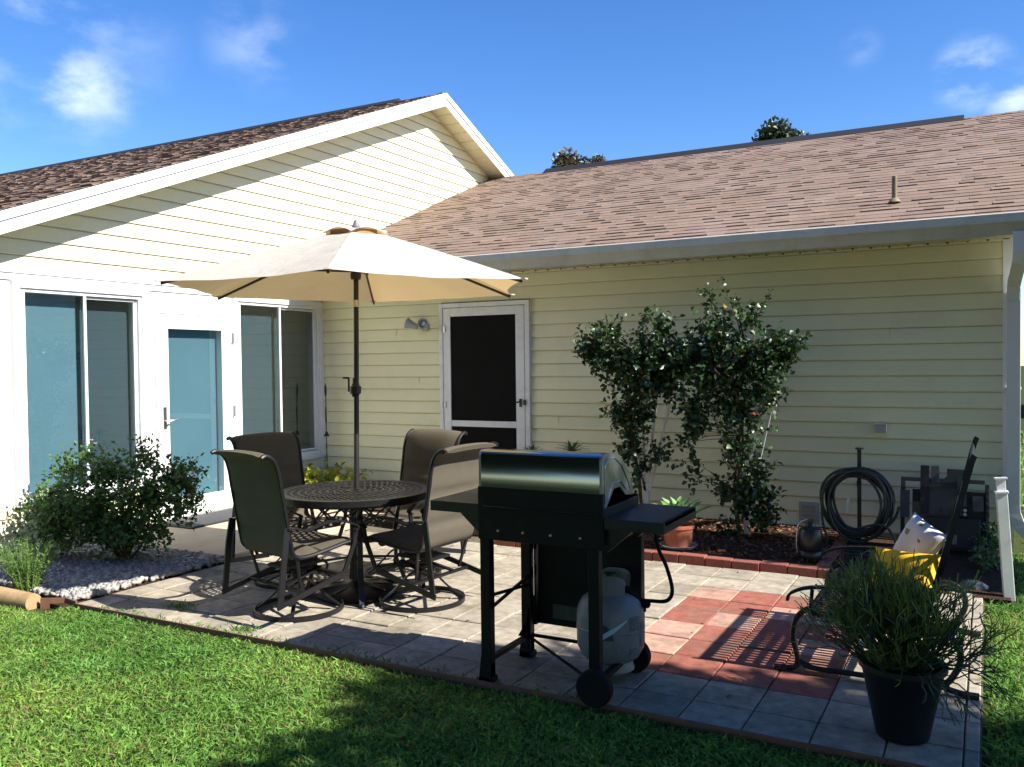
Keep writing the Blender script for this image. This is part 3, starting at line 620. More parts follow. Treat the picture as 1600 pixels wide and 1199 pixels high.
# ---------------------------------------------------------------- rose bush, fern, corner plants
def bush(name, label, cat, base, blobs, n, leafL, leafW, col, stems, r0, mleaf, flowers=0, fcol=(.8, .7, .68), shell=.45, seed=3, droop=.1, group=None, trunk=None):
    t = thing(name, label, cat, base, 0, group); b0 = np.array(base)
    B = [(b[0]-b0[0], b[1]-b0[1], b[2]-b0[2], *b[3:]) for b in blobs]
    mb = MB(); rr = random.Random(seed); tips = []
    for k in range(stems):
        b = rr.choice(B); tips.append((b[0]+rr.uniform(-.8, .8)*b[3], b[1]+rr.uniform(-.8, .8)*b[4], b[2]+rr.uniform(-.2, .9)*b[5]))
    
    if trunk:
        Tk = [Vector(p)-Vector(base) for p in trunk]
        for i in range(3): mb.tube(smoothpath([Tk[0]+Vector((rr.gauss(0,.02), rr.gauss(0,.02), 0))]+[p+Vector((rr.gauss(0,.03), rr.gauss(0,.03), 0)) for p in Tk[1:]], 4), r0*1.3, 6)
        for tp in tips: limbs(mb, min(Tk[1:], key=lambda p: (p-Vector(tp)).length), [tp], r0*.6, .1, rr.randrange(999))
    else: limbs(mb, (0, 0, 0), tips, r0, .16, seed)
    mb.build('stems', m_bark, t, smooth=True)
    # leaves gather in small sprays
    ns = max(n//9, 1); C, d = blob_pts(B, ns, shell); k = np.repeat(np.arange(ns), 9); m = len(k)
    ax = nrm(rdir(ns)+d*.7+np.array([0, 0, .35])); f = np.tile(np.linspace(-1, 1, 9), ns)
    P = C[k]+ax[k]*(f*leafL*1.9)[:, None]+rng.standard_normal((m, 3))*leafL*.22; side = nrm(rdir(m)); Dr = nrm(side+ax[k]*.7-np.array([0, 0, droop])); N = nrm(rdir(m)+np.array([0, 0, 1.0]))
    V, F = leafgeo(P, Dr, N, leafL*(.65+.6*rng.random(m)), leafW*(.7+.5*rng.random(m)))
    T = vary(m, col, .3, .1); npmesh('leaves', V, F, mleaf, t, np.repeat(T, 3, 0))
    if flowers:
        fm = mat('pale_petal', fcol, .6, trans=.3)
        for q in range(flowers):
            bq = B[rr.randrange(len(B))]; dd = Vector((rr.gauss(0, 1)+.5, rr.gauss(0, 1)-.7, rr.gauss(0, 1)+.6)).normalized()
            c = Vector(bq[:3])+Vector((dd.x*bq[3], dd.y*bq[4], dd.z*bq[5])); f_ = MB(); s = rr.uniform(.012, .02)
            for i in range(9):
                a = i*2.4; tilt = .3+.09*i; u = Vector((math.cos(a), math.sin(a), 0)); w = Vector((-math.sin(a), math.cos(a), 0)); e = u*math.cos(tilt)+Vector((0, 0, 1))*math.sin(tilt)
                f_.add([c, c+e*s*.6+w*s*.45, c+e*s, c+e*s*.6-w*s*.45], [(0, 1, 2, 3)])
            f_.build('blossom', fm, t)
    return t
bush('rose_bush', 'big leafy rose bush with a few pale blossoms before the left window', 'bush', (1.02, -3.36, 0),
     [(.75, -3.45, .40, .45, .35, .28), (1.15, -3.25, .45, .38, .30, .28), (.55, -3.55, .30, .40, .25, .24), (.85, -3.35, .68, .22, .2, .16), (1.22, -3.05, .62, .22, .18, .14), (.40, -3.42, .62, .14, .14, .18),
      (1.0, -3.15, .75, .14, .14, .13), (1.30, -3.0, .42, .13, .12, .14), (1.1, -3.4, .22, .4, .25, .14), (.60, -3.35, .80, .07, .07, .10), (.36, -3.5, .40, .22, .16, .14), (1.02,-3.2,.88,.07,.07,.07)],
     11000, .036, .025, (.085, .155, .04), 22, .007, m_leafr, 26, (.80, .66, .66), .62, 4)
def feathery(name, label, base, hgt_, rad, n, col, cat='plant', L=.02, lean=.5):
    t = thing(name, label, cat, base); mb = MB(); Vs = []; Fs = []; o_ = 0; rr = random.Random(8); allP = []; allD = []
    for k in range(n):
        a = rr.uniform(0, 6.28); q = rad*math.sqrt(rr.random()); h = hgt_*rr.uniform(.6, 1.05); x, y = q*math.cos(a), q*math.sin(a)
        pts = [Vector((x*.35, y*.35, 0)), Vector((x*.6, y*.6, h*.5)), Vector((x*(1+lean*.4), y*(1+lean*.4), h))]
        mb.tube(pts, [.003, .0025, .001], 4, cap=False)
        for i in range(34):
            f = rr.uniform(.12, 1); p = pts[0].lerp(pts[1], f*2) if f < .5 else pts[1].lerp(pts[2], f*2-1); allP.append(p)
    m_ = mat(name+'_stem', tuple(c*.9 for c in col), .7); mb.build('stems', m_, t)
    P = np.array([tuple(p) for p in allP]); n2 = len(P); V, F = leafgeo(P, rdir(n2, .8), rdir(n2), L*(.6+.8*rng.random(n2)), np.full(n2, L*.16))
    npmesh('leaves', V, F, m_leaf, t, np.repeat(vary(n2, col, .25, .08), 3, 0)); return t
feathery('rosemary_shrub', 'bright feathery green shrub behind the timber log at the left edge', (1.16, -4.20, 0), .34, .17, 90, (.14, .24, .055), 'shrub', .028)
bush('croton_plant', 'low yellow and green leaved plant in the corner of the two walls', 'plant', (.35, -.45, .03),
     [(.30, -.45, .17, .30, .22, .13), (.62, -.40, .15, .22, .2, .11), (.05+.1, -.5, .13, .12, .2, .10)], 950, .085, .045, (.40, .42, .05), 12, .006, m_leaf, 0, seed=5)
# variegate: second tint run on the same plant
bush('green_plant', 'small green leafy plant beside the yellow one under the table', 'plant', (1.02, -.78, .03), [(1.02, -.78, .10, .22, .16, .10)], 300, .06, .02, (.12, .24, .04), 8, .004, m_leaf, 0, seed=6)
def pot(name, label, c, r, h, m_, rim=.012, cat='flower pot', saucer=None, soil=True, taper=.72):
    t = thing(name, label, cat, c); mb = MB()
    mb.lathe([(0, 0), (r*taper, 0), (r*(taper+.02), .004), (r*.97, h-.05*h-rim*2), (r*1.06, h-rim*2), (r*1.06, h), (r*.94, h), (r*.90, h*.8), (0, h*.8)], (0, 0, .0 if not saucer else .012), 36)
    mb.build('pot_body', m_, t, smooth=True)
    if saucer: q = MB(); q.lathe([(0, 0), (r*1.1, 0), (r*1.25, .022), (r*1.2, .022), (r*1.08, .006), (0, .006)], (0, 0, 0), 36); q.build('saucer', saucer, t, smooth=True)
    q = MB(); q.lathe([(r*.91, h*.82), (0, h*.84)], (0, 0, .0 if not saucer else .012), 24); q.build('potting_soil', m_soil, t)
    return t
m_terra = mat('terracotta', (.42, .13, .07), .85, noise=(15, .2), wear=(8, (.25, .1, .07), .5))
m_saucer = mat('grey_saucer', (.33, .33, .32), .6)
pot('terracotta_pot', 'terracotta pot on a grey saucer in the mulch before the climbing shrubs', (4.56, -1.30, .052), .115, .16, m_terra, saucer=m_saucer, taper=.85)
pot('small_orange_pot', 'small orange flower pot seen below the table near the corner', (1.25, -.72, .03), .075, .12, mat('orange_pot', (.62, .17, .05), .6))
pot('dark_red_pot', 'dark brown planter behind the chair beside the grill', (2.80, -1.25, .0), .13, .27, mat('brown_planter', (.13, .045, .03), .6, noise=(9, .2)), taper=.85)
def rosette(name, label, base, n, L, W, col, cat='plant', up=.55, mleaf=None, cup=.3, seg=6, fall=.5, seed=1):
    t = thing(name, label, cat, base); rr = random.Random(seed); V = []; F = []; T = []
    for k in range(n):
        a = k*2.399+rr.uniform(-.2, .2); f = k/n; el = up+(1-f)*(-.25)+f*.75; l = L*(1-.35*f)*rr.uniform(.85, 1.1); w = W*rr.uniform(.85, 1.1); u = Vector((math.cos(a), math.sin(a), 0)); s = Vector((-math.sin(a), math.cos(a), 0)); b0 = len(V)
        p = Vector((0, 0, .0)); c = rr.gauss(1, .15)
        for i in range(seg+1):
            g = i/seg; e = el-fall*g*g*2; ww = w*(math.sin(min(g*1.25+.25, 1.45)*math.pi/1.5))**.8*(1 if g < .98 else .1)
            n_ = Vector((0, 0, 1))*math.cos(e)-u*math.sin(e)
            V += [tuple(p-s*ww/2+n_*ww*cup*.5), tuple(p), tuple(p+s*ww/2+n_*ww*cup*.5)]
            p = p+(u*math.cos(e)+Vector((0, 0, 1))*math.sin(e))*l/seg
        for i in range(seg):
            q = b0+i*3; F += [(q, q+1, q+4, q+3), (q+1, q+2, q+5, q+4)]; T += [tuple(x*c for x in col)]*2
    npmesh('leaves', np.array(V), np.array(F), mleaf or m_leaf, t, np.array(T), smooth=True); return t
rosette('bromeliad', 'pale green broad leaved rosette plant in the terracotta pot', (4.56, -1.30, .20), 24, .29, .085, (.17, .29, .11), up=.95, cup=.6, fall=.25, seed=2)
for i, (x, y, h, l) in enumerate([(2.98, -.62, .60, 'spiky green leaved plant just right of the screen door'), (3.36, -.58, .62, 'larger spiky green plant between the screen door and the climbing shrubs')]):
    t = rosette('spiky_plant', l, (x, y, h), 26, .20 if i else .15, .022, (.10, .18, .06), up=.5, cup=.3, fall=.5, seed=4+i, ); t.location = (x, y, .04)
    for ch in t.children: ch.location = (0, 0, h-.02)
    q = MB(); q.tube([(0, 0, 0), (.01, .01, h*.5), (0, 0, h)], [.014, .011, .009], 7); q.build('stem', m_bark, t, smooth=True)
    ns = 60; P = np.stack([rng.normal(0, .012, ns), rng.normal(0, .012, ns), rng.uniform(.2, h, ns)], 1); V, F = leafgeo(P, rdir(ns)*[1, 1, .3], rdir(ns, 1), rng.uniform(.07, .12, ns), np.full(ns, .016)); npmesh('leaves', V, F, m_leaf, t, np.repeat(vary(ns, (.08, .15, .05)), 3, 0))

# climbing shrubs on white fan trellises
BLOB = [(3.61,1.56,.13,.15),(3.76,1.48,.21,.26),(3.96,1.42,.21,.23),(4.16,1.47,.18,.18),(4.32,1.42,.20,.20),(4.36,1.52,.16,.16),(4.15,1.32,.2,.18),(4.21,1.26,.23,.15),(4.04,1.15,.18,.18),(3.9,.99,.13,.15),(4.04,.94,.13,.18),(3.95,.72,.09,.15),(4.04,.51,.07,.13),(4.24,1.73,.05,.13),(4.1,1.79,.05,.06),(3.76,1.69,.15,.08),
 (4.54,1.47,.18,.23),(4.67,1.67,.13,.18),(4.64,1.26,.18,.18),(4.85,1.46,.21,.23),(5.02,1.36,.21,.21),(5.17,1.56,.13,.13),(5.26,1.55,.08,.06),(4.95,1.76,.06,.1),(4.77,1.87,.04,.13),(4.62,1.93,.04,.1),(5.09,1.21,.13,.15),(4.51,1.05,.13,.13),(4.51,.89,.1,.1),(4.43,.74,.06,.04),(4.21,.7,.07,.04),(4.49,.58,.03,.15),(4.82,1.06,.15,.18),(4.97,1.01,.13,.15),(4.84,.75,.13,.15),(4.99,.66,.13,.18),(4.84,.45,.15,.13),(5.02,.41,.13,.13),(5.04,.23,.11,.13),(4.89,.3,.08,.15),(4.74,.41,.05,.08),(4.81,.08,.1,.08),(5.17,1.46,.1,.1)]
def climber(label, base, blobs, n, stemtips, seed, trunk):
    Y = -.70
    t = bush('climbing_shrub', label, 'climbing shrub', (base[0], Y, .04), [(x, Y, z, rx*1.0, .13, rz*1.0) for x, z, rx, rz in blobs], n, .052, .037, (.034, .072, .021), 26, .007, m_leafg, 0, shell=.6, seed=seed, group='climbing shrubs on trellises', trunk=trunk)
    mb = MB(); rr = random.Random(seed); P = []; 
    for tip in stemtips:
        e = Vector((tip[0]-base[0], rr.uniform(-.05, .05), tip[1]-.04)); b = Vector(min(trunk[1:], key=lambda p: (p[0]-tip[0])**2+(p[2]-tip[1])**2))-Vector((base[0], -.7, .04)); m_ = (b+e)/2+Vector((rr.uniform(-.08, .08), 0, rr.uniform(0, .1)))
        mb.tube([b, m_, m_.lerp(e, .7)+Vector((0, 0, .02)), e], [.005, .0035, .0022, .0012], 5)
        for i in range(26):
            f = rr.uniform(.45, 1.0); p = m_.lerp(e, (f-.4)/.6); P.append(tuple(p+Vector((rr.gauss(0, .012), rr.gauss(0, .012), rr.gauss(0, .01)))))
    mb.build('branches', m_bark, t); P = np.array(P); k = len(P); V, F = leafgeo(P, rdir(k, .2), rdir(k, .8), .034*(.6+.6*rng.random(k)), np.full(k, .023)); npmesh('leaves', V, F, m_leafg, t, np.repeat(vary(k, (.035, .075, .022), .3, .1), 3, 0))
    k = 8; B = np.array([(x-base[0], 0, z-.04) for x, z, _, _ in blobs]); P = B[rng.integers(0, len(B), k)]+rng.normal(0, .07, (k, 3))+[0, -.08, 0]; V, F = leafgeo(P, rdir(k), rdir(k, .5), np.full(k, .04), np.full(k, .028)); npmesh('dead_leaves', V, F, m_leaf, t, np.repeat(vary(k, (.42, .13, .03), .3, .2), 3, 0))
    return t
climber('dark glossy climbing shrub rising behind the grill on the left trellis', (4.05, .04), [b for b in BLOB if b[0] < 4.4], 4300, [(3.48, 1.5), (3.60, 1.78), (4.25, 1.86), (4.06, 1.83), (3.7, 1.75), (3.45, 1.60), (4.0, 1.7)], 11, [(4.05, -.7, .04), (4.04, -.7, .5), (3.98, -.7, .9), (4.0, -.7, 1.25), (4.2, -.7, 1.45)])
climber('dark glossy climbing shrub with bare lower stems beside the black jug', (4.87, .04), [b for b in BLOB if b[0] >= 4.4], 5300, [(4.63, 2.06), (4.72, 2.1), (5.13, 2.0), (5.36, 1.62), (4.83, 1.95), (4.49, .45), (5.30, 1.45), (5.15, .9)], 12, [(4.87, -.7, .04), (4.85, -.7, .4), (4.90, -.7, .85), (4.85, -.7, 1.2), (4.65, -.7, 1.4), (4.95, -.7, 1.45)])
m_trel = mat('white_trellis', (.72, .72, .70), .5, noise=(10, .1))
for (bx, lab, tips, zc) in ((4.90, 'white fan trellis behind the right climbing shrub', [(4.66, 1.67), (4.85, 1.72), (5.05, 1.70), (4.45, 1.52), (5.2, 1.5)], (.62, 1.05, 1.38)), (4.06, 'white fan trellis behind the left climbing shrub', [(4.02, 1.73), (4.22, 1.69), (3.82, 1.55), (4.36, 1.45), (3.70, 1.38)], (.62, 1.05, 1.35))):
    t = thing('trellis', lab, 'trellis', (bx, -.60, .03), 0, 'white fan trellises')
    for i, (x, z) in enumerate(tips):
        q = MB(); q.bar(((i-2)*.008, 0, .25), (x-bx, 0, z-.03), .019, .010, (0, 1, 0)); q.build('slat', m_trel, t)
    q = MB(); q.box(-.02, .02, -.015, .01, -.05, .32); q.build('post', m_trel, t)
    for z in zc:
        w = .04+.20*z/1.4+(.05 if z > 1 else .05); q = MB(); q.box(-w, w, -.018, -.006, z, z+.014); q.build('cross_rail', m_trel, t)

# ---------------------------------------------------------------- umbrella and table
m_canvas = mat('cream_canvas', (.70, .665, .58), .85, noise=(3, .1), trans=.36, bump=(7, .55, .02), spec=.2, wear=(2.5, (.58, .50, .38), .35))
_n = m_canvas.node_tree.nodes; _t = [q for q in _n if q.type == 'BSDF_TRANSLUCENT'][0]
for _l in list(_t.inputs[0].links): m_canvas.node_tree.links.remove(_l)
_t.inputs[0].default_value = (.56, .37, .15, 1)      # light that comes through the cloth turns golden
m_bronze = mat('dark_bronze_metal', (.035, .028, .026), .38, metal=.4, noise=(18, .3))
m_cast = mat('dark_cast_aluminium', (.022, .021, .023), .4, metal=.5, noise=(25, .35), bump=(120, .3, .001))
TC = (3.10, -3.28)
um = thing('patio_umbrella', 'large cream patio umbrella standing through the round table', 'umbrella', (TC[0], TC[1], 0))
mb = MB(); NR = 14; NT = 14; RU, ZA, ZR = 1.22, 2.315, 1.938; off = R(2); r_in = .10
def rim(k): a = off+k*math.pi/3; return Vector((math.cos(a), math.sin(a), 0))
for k in range(6):
    A, B_ = rim(k), rim(k+1); vs = []
    for i in range(NR+1):
        f = i/NR; r = r_in+(RU-r_in)*f; z = ZA-(ZA-ZR)*(f**1.06)
        for j in range(NT+1):
            g = j/NT; s = math.sin(g*math.pi); p = (A*(1-g)+B_*g)*r; inn = 1-.065*s*f*f
            vs.append((p.x*inn, p.y*inn, z-.030*s*f*(1-f)-.010*s*f+.0025*math.sin(g*17+f*4+k*2)*f*s))
    fs = [(i*(NT+1)+j, i*(NT+1)+j+1, (i+1)*(NT+1)+j+1, (i+1)*(NT+1)+j) for i in range(NR) for j in range(NT)]
    if k == 3: fs = [f for f in fs if f[0] not in ((9*(NT+1)+6),)]
    mb.add(vs, fs)
mb.build('canopy', m_canvas, um, smooth=True)
for k in range(6):   # hem and corner pockets
    mb = MB(); A, B_ = rim(k), rim(k+1); pts = []
    for j in range(NT+1):
        g = j/NT; s = math.sin(g*math.pi); p = (A*(1-g)+B_*g)*RU*(1-.055*s); pts.append((p.x, p.y, ZR-.012*s))
    mb.obox(A*(RU-.012)+Vector((0, 0, ZR+.002)), A, A.cross(Vector((0, 0, 1))), (0, 0, 1), .022, .018, .004); mb.build('corner_pocket', m_canvas, um)
mb = MB()
for k in range(6):
    A, B_ = rim(k), rim(k+1); vs = [(0, 0, ZA+.03)]
    for j in range(9):
        g = j/8; p = (A*(1-g)+B_*g)*.235; vs.append((p.x, p.y, ZA-.028+.035*math.sin(g*math.pi)))
    mb.add(vs, [(0, j+1, j+2) for j in range(8)])
mb.build('vent_flap', m_canvas, um, smooth=True)
q = MB()
m_vm = mat('brown_vent_mesh', (.28, .16, .07), .8)
for k in (1, 2, 4, 5):
    A, B_ = rim(k), rim(k+1); p = (A+B_)*.5*.20; q = MB(); q.obox((p.x, p.y, ZA-.022), p.cross(Vector((0, 0, 1))), p, (0, 0, 1), .07, .004, .02); q.build('vent_mesh', m_vm, um)
q = MB()
for (a, b, c) in ((-1.02, -.50, .0), (-1.00, -.53, .03), (-.97, -.46, .01), (-.95, -.50, .02)):
    q.strip([(a, b, 2.045), (a-.01+c, b-.02, 2.055), (a+.01, b-.03-c, 2.04), (a+.02, b-.05, 2.045)], .012, .001, (0, 0, 1))
q.tube([(-.93, -.47, 2.055), (-.935, -.48, 2.075), (-.92, -.49, 2.06)], .005, 5)
q.build('torn_patch', m_canvas, um)
q = MB()
for k in range(6):
    A = rim(k); q.bar(A*.03+Vector((0, 0, ZA-.022)), A*(RU-.02)+Vector((0, 0, ZR-.014)), .012, .016)
    rb = q.build('rib', m_bronze, um); q = MB(); q.bar(A*.035+Vector((0, 0, 2.055)), A*.68+Vector((0, 0, ZA-(ZA-ZR)*.52-.012)), .008, .012); q.obox(A*.68+Vector((0, 0, ZA-(ZA-ZR)*.52-.01)), A, A.cross(Vector((0, 0, 1))), (0, 0, 1), .02, .009, .012); q.build('strut', m_bronze, rb); q = MB()
q = MB(); q.tube([(0, 0, .03), (0, 0, ZA+.03)], .0165, 16); q.tube([(0, 0, 1.24), (0, 0, 1.36)], .0195, 16); q.build('pole', m_bronze, um, smooth=True)
q = MB(); q.lathe([(0, -.03), (.032, -.03), (.036, .0), (.03, .03), (.02, .045), (0, .045)], (0, 0, 2.03), 20); q.build('runner_hub', m_bronze, um, smooth=True); q = MB(); q.lathe([(0, -.02), (.03, -.02), (.03, .02), (0, .02)], (0, 0, ZA-.01), 16); q.build('top_hub', m_bronze, um, smooth=True)
q = MB(); q.lathe([(.0172, 0), (.0178, .0), (.0178, .045), (.0172, .045)], (0, 0, 1.82), 20); q.build('pole_collar', mat('brass_collar', (.55, .50, .42), .3, metal=.8), um, smooth=True)  # pale band paints the sunlit stretch of the pole
q = MB(); q.lathe([(0, .0), (.024, .0), (.028, .012), (.020, .03), (.015, .052), (.0, .062)], (0, 0, ZA+.022), 20); q.build('finial', mat('grey_finial', (.16, .15, .17), .4), um, smooth=True)
q = MB(); q.lathe([(0, -.042), (.022, -.042), (.026, -.028), (.036, -.022), (.036, .022), (.026, .028), (.022, .042), (0, .042)], (0, 0, 1.285), 14)
q.tube([(-.02, -.0, 1.285), (-.046, -.010, 1.275), (-.048, -.01, 1.36), (-.050, -.010, 1.362), (-.085, -.02, 1.362)], .0065, 8); q.build('crank', m_bronze, um, smooth=True)
q = MB(); q.lathe([(0, .0), (.25, .0), (.255, .02), (.22, .045), (.12, .06), (.05, .075), (.03, .09), (.026, .33), (.0, .33)], (0, 0, 0), 40)
for k in range(8):
    a = k*math.pi/4; q.obox((.16*math.cos(a), .16*math.sin(a), .052), (math.cos(a), math.sin(a), -.1), (-math.sin(a), math.cos(a), 0), (0, 0, 1), .06, .012, .008)
q.build('umbrella_base', m_bronze, um, smooth=True)
def lean_(o):      # the umbrella leans a little back from its hole in the table
    for v in o.data.vertices:
        if v.co.z > .66: v.co.x -= .085*(v.co.z-.66); v.co.y += .135*(v.co.z-.66)
    for ch in o.children: lean_(ch)
for o in um.children: lean_(o)
tb = thing('patio_table', 'round dark cast metal table with pierced top under the umbrella', 'table', (TC[0], TC[1], 0))
mb = MB(); TR = .465; TZ = .655
def arc(mb, r, a0, a1, w, z0, z1, n=4):
    vs = []
    for i in range(n+1):
        a = a0+(a1-a0)*i/n
        for rr_ in (r-w/2, r+w/2):
            for z in (z0, z1): vs.append((rr_*math.cos(a), rr_*math.sin(a), z))
    fs = []
    for i in range(n):
        b = i*4; c = b+4; fs += [(b+1, b+3, c+3, c+1), (b, c, c+2, b+2), (b, b+1, c+1, c), (b+2, c+2, c+3, b+3)]
    mb.add(vs, fs)
nr = 9
for i in range(nr+1):
    r = .045+(TR-.03-.045)*i/nr; arc(mb, r, 0, 2*math.pi, .014 if i not in (0, nr) else .03, TZ-.008, TZ-(.0 if i % 3 else -.002), 64)
    if i < nr:
        m_ = 8+i*7; rn = .045+(TR-.03-.045)*(i+1)/nr
        for k in range(m_):
            a = (k+.5*(i % 2))*2*math.pi/m_; a2 = a+1.9*math.pi/m_*.5
            p = [(r+(rn-r)*f, a+(a2-a)*f+.12*math.sin(f*math.pi)/max(i, 1)) for f in (0, .33, .66, 1)]
            mb.strip([(x*math.cos(y), x*math.sin(y), TZ-.004) for x, y in p], .013, .007, (0, 0, 1))
mb.build('tabletop', m_cast, tb)
q = MB(); arc(q, TR, 0, 2*math.pi, .022, TZ-.032, TZ+.003, 72); arc(q, TR-.012, 0, 2*math.pi, .012, TZ-.045, TZ-.032, 72); q.build('table_rim', m_cast, tb)
for k in range(4):
    a = R(-46+90*k); u = Vector((math.cos(a), math.sin(a), 0)); q = MB()
    q.strip([u*.30+Vector((0, 0, TZ-.03)), u*.27+Vector((0, 0, .55)), u*.245+Vector((0, 0, .40)), u*.25+Vector((0, 0, .22)), u*.30+Vector((0, 0, .08)), u*.345+Vector((0, 0, .018))], .034, .022, u)
    q.lathe([(0, 0), (.02, 0), (.022, .012), (.012, .025), (0, .03)], tuple(u*.35), 14); q.build('leg', m_cast, tb)
q = MB()
for k in range(4):
    a0 = R(-46+90*k); a1 = a0+math.pi/2; p0 = Vector((math.cos(a0), math.sin(a0), 0))*.265; p1 = Vector((math.cos(a1), math.sin(a1), 0))*.265
    for (f0, z0, f1, z1) in ((0, .60, .5, .46), (1, .60, .5, .46), (0, .46, .5, .60), (1, .46, .5, .60), (.25, .53, .5, .62), (.75, .53, .5, .62), (.3, .50, .7, .50)):
        q.bar(p0.lerp(p1, f0)+Vector((0, 0, z0)), p0.lerp(p1, f1)+Vector((0, 0, z1)), .010, .008)
    q.bar(p0+Vector((0, 0, .22)), Vector((0, 0, .24)), .02, .012)
q.build('lattice_apron', m_cast, tb)
q = MB(); q.lathe([(.022, .10), (.034, .10), (.036, .3), (.034, .56), (.022, .56)], (0, 0, 0), 24); q.build('centre_column', m_cast, tb, smooth=True)

# ---------------------------------------------------------------- swivel chairs
m_sling = mat('taupe_sling_fabric', (.098, .086, .062), .85, noise=(9, .12), spec=.2)
def sling_weave(m):
    t = m.node_tree; n = t.nodes; b = n['Principled BSDF']; tx = n.new('ShaderNodeTexCoord'); mpn = n.new('ShaderNodeMapping'); mpn.inputs['Scale'].default_value = (260, 18, 18)
    q = n.new('ShaderNodeTexNoise'); q.inputs['Scale'].default_value = 1; q.inputs['Detail'].default_value = 3; t.links.new(tx.outputs['Object'], mpn.inputs[0]); t.links.new(mpn.outputs[0], q.inputs['Vector'])
    old = b.inputs['Base Color'].links[0].from_socket; mx = n.new('ShaderNodeMix'); mx.data_type = 'RGBA'; mx.inputs[7].default_value = (.10, .08, .06, 1)
    mr = n.new('ShaderNodeMapRange'); mr.inputs[1].default_value = .45; mr.inputs[2].default_value = .62; mr.inputs[4].default_value = .65; t.links.new(q.outputs[0], mr.inputs[0])
    t.links.new(mr.outputs[0], mx.inputs[0]); t.links.new(old, mx.inputs[6]); t.links.new(mx.outputs[2], b.inputs['Base Color'])
sling_weave(m_sling)
m_chair = mat('charcoal_chair_frame', (.013, .012, .014), .42, metal=.3, noise=(20, .25))
CP = [(0, .255, .37), (0, .235, .405), (0, .15, .405), (0, .02, .385), (0, -.12, .37), (0, -.20, .39), (0, -.225, .47), (0, -.248, .60), (0, -.275, .75), (0, -.292, .85), (0, -.322, .925), (0, -.372, .958), (0, -.402, .95)]
def make_chair(label):
    t = thing('swivel_chair', label, 'chair', (0, 0, 0), 0, 'swivel sling chairs round the table')
    prof = smoothpath(CP, 6); W = .235; cum = [0]
    for a, b in zip(prof[:-1], prof[1:]): cum.append(cum[-1]+(b-a).length)
    seams = [.02, .40, .62, .80, cum[-1]-.02]; vs = []; NX = 8
    def split(lo, hi, name):
        mb = MB(); idx = [i for i in range(len(prof)) if lo <= cum[i] <= hi+.02]; vs = []
        for side in (1, -1):
            for i in idx:
                T = (prof[min(i+1, len(prof)-1)]-prof[max(i-1, 0)]).normalized(); n_ = Vector((0, T.z, -T.y))*-1
                if n_.z < 0 and i < 20: n_ = -n_
                d_ = min(abs(cum[i]-s) for s in seams); puff = .019*min(1, (d_/.05))**.55+.002
                for j in range(NX+1):
                    g = j/NX*2-1; e = (1-abs(g)**6)**.5 if abs(g) < 1 else 0; sagg = -.010*(1-g*g)
                    vs.append(prof[i]+Vector((g*W, 0, 0))+n_*(side*(puff*(.35+.65*e)) + sagg))
        m = len(idx); k = NX+1; fs = []
        for s in range(2):
            for i in range(m-1):
                for j in range(NX):
                    a = s*m*k+i*k+j; f = (a, a+1, a+k+1, a+k); fs.append(f if s else f[::-1])
        for i in range(m-1):
            for j in (0, NX): a = i*k+j; b = m*k+i*k+j; fs.append((a, a+k, b+k, b))
        for i in (0, m-1):
            for j in range(NX): a = i*k+j; b = m*k+i*k+j; fs.append((a, a+1, b+1, b))
        mb.add(vs, fs); mb.build(name, m_sling, t, smooth=True)
    split(0, .44, 'seat'); split(.44, cum[-1], 'backrest')
    for s in (-1, 1):
        q = MB(); q.tube([p+Vector((s*(W+.012), 0, 0)) for p in prof[2:]], .0125, 8); q.build('side_rail', m_chair, t, smooth=True)
        q = MB(); x = s*.275
        q.strip(smoothpath([(x, .20, .475), (x, .225, .492), (x, .19, .515), (x, .10, .545), (x, -.02, .548), (x, -.14, .525), (x, -.20, .545), (x, -.265, .55)], 4), .034, .010, (0, 0, 1)); q.build('armrest', m_chair, t)
        q = MB(); q.strip([(x, -.262, .555), (x+s*.004, -.285, .42), (x+s*.002, -.30, .28), (x, -.318, .125)], .012, .034, (0, 1, 0))
        q.strip([(x, -.335, .131), (x, -.10, .185), (x*.98, .12, .235)], .012, .030, (0, 0, 1)); q.strip([(x, .215, .48), (x*.99, .20, .40), (x*.96, .13, .235)], .012, .026, (0, 1, 0)); q.build('arm_support', m_chair, t)
    q = MB(); q.bar((-.275, -.15, .178), (.275, -.15, .178), .03, .012); q.bar((-.27, .10, .235), (.27, .10, .235), .03, .012); q.bar((-.24, .235, .392), (.24, .235, .392), .016, .016); q.bar((-.24, -.19, .372), (.24, -.19, .372), .016, .016)
    q.bar((-.245, -.374, .948), (.245, -.374, .948), .014, .014)
    q.bar((-.10, -.16, .19), (-.06, .11, .25), .03, .010); q.bar((.10, -.16, .19), (.06, .11, .25), .03, .010); q.obox((0, -.02, .285), (1, 0, 0), (0, 1, 0), (0, 0, 1), .09, .13, .008)
    for s in (-1, 1): q.tube(smoothpath([(s*.07, .12, .29), (s*.07, .16, .25), (s*.07, .12, .215), (s*.07, -.02, .235)], 4), .008, 6); q.bar((s*.2, -.13, .19), (s*.23, -.17, .36), .02, .01, (0, 1, 0))
    q.build('seat_frame', m_chair, t)
    q = MB(); q.lathe([(0, .13), (.028, .13), (.028, .20), (.04, .205), (.04, .225), (0, .225)], (0, 0, 0), 18)
    for k in range(4):
        a = R(45+90*k); u = Vector((math.cos(a), math.sin(a), 0)); q.strip(smoothpath([u*.02+Vector((0, 0, .19)), u*.08+Vector((0, 0, .165)), u*.16+Vector((0, 0, .085)), u*.242+Vector((0, 0, .022))], 4), .022, .010, (0, 0, 1))
    q.build('swivel_base', m_chair, t)
    q = MB(); vs = []; n_ = 48
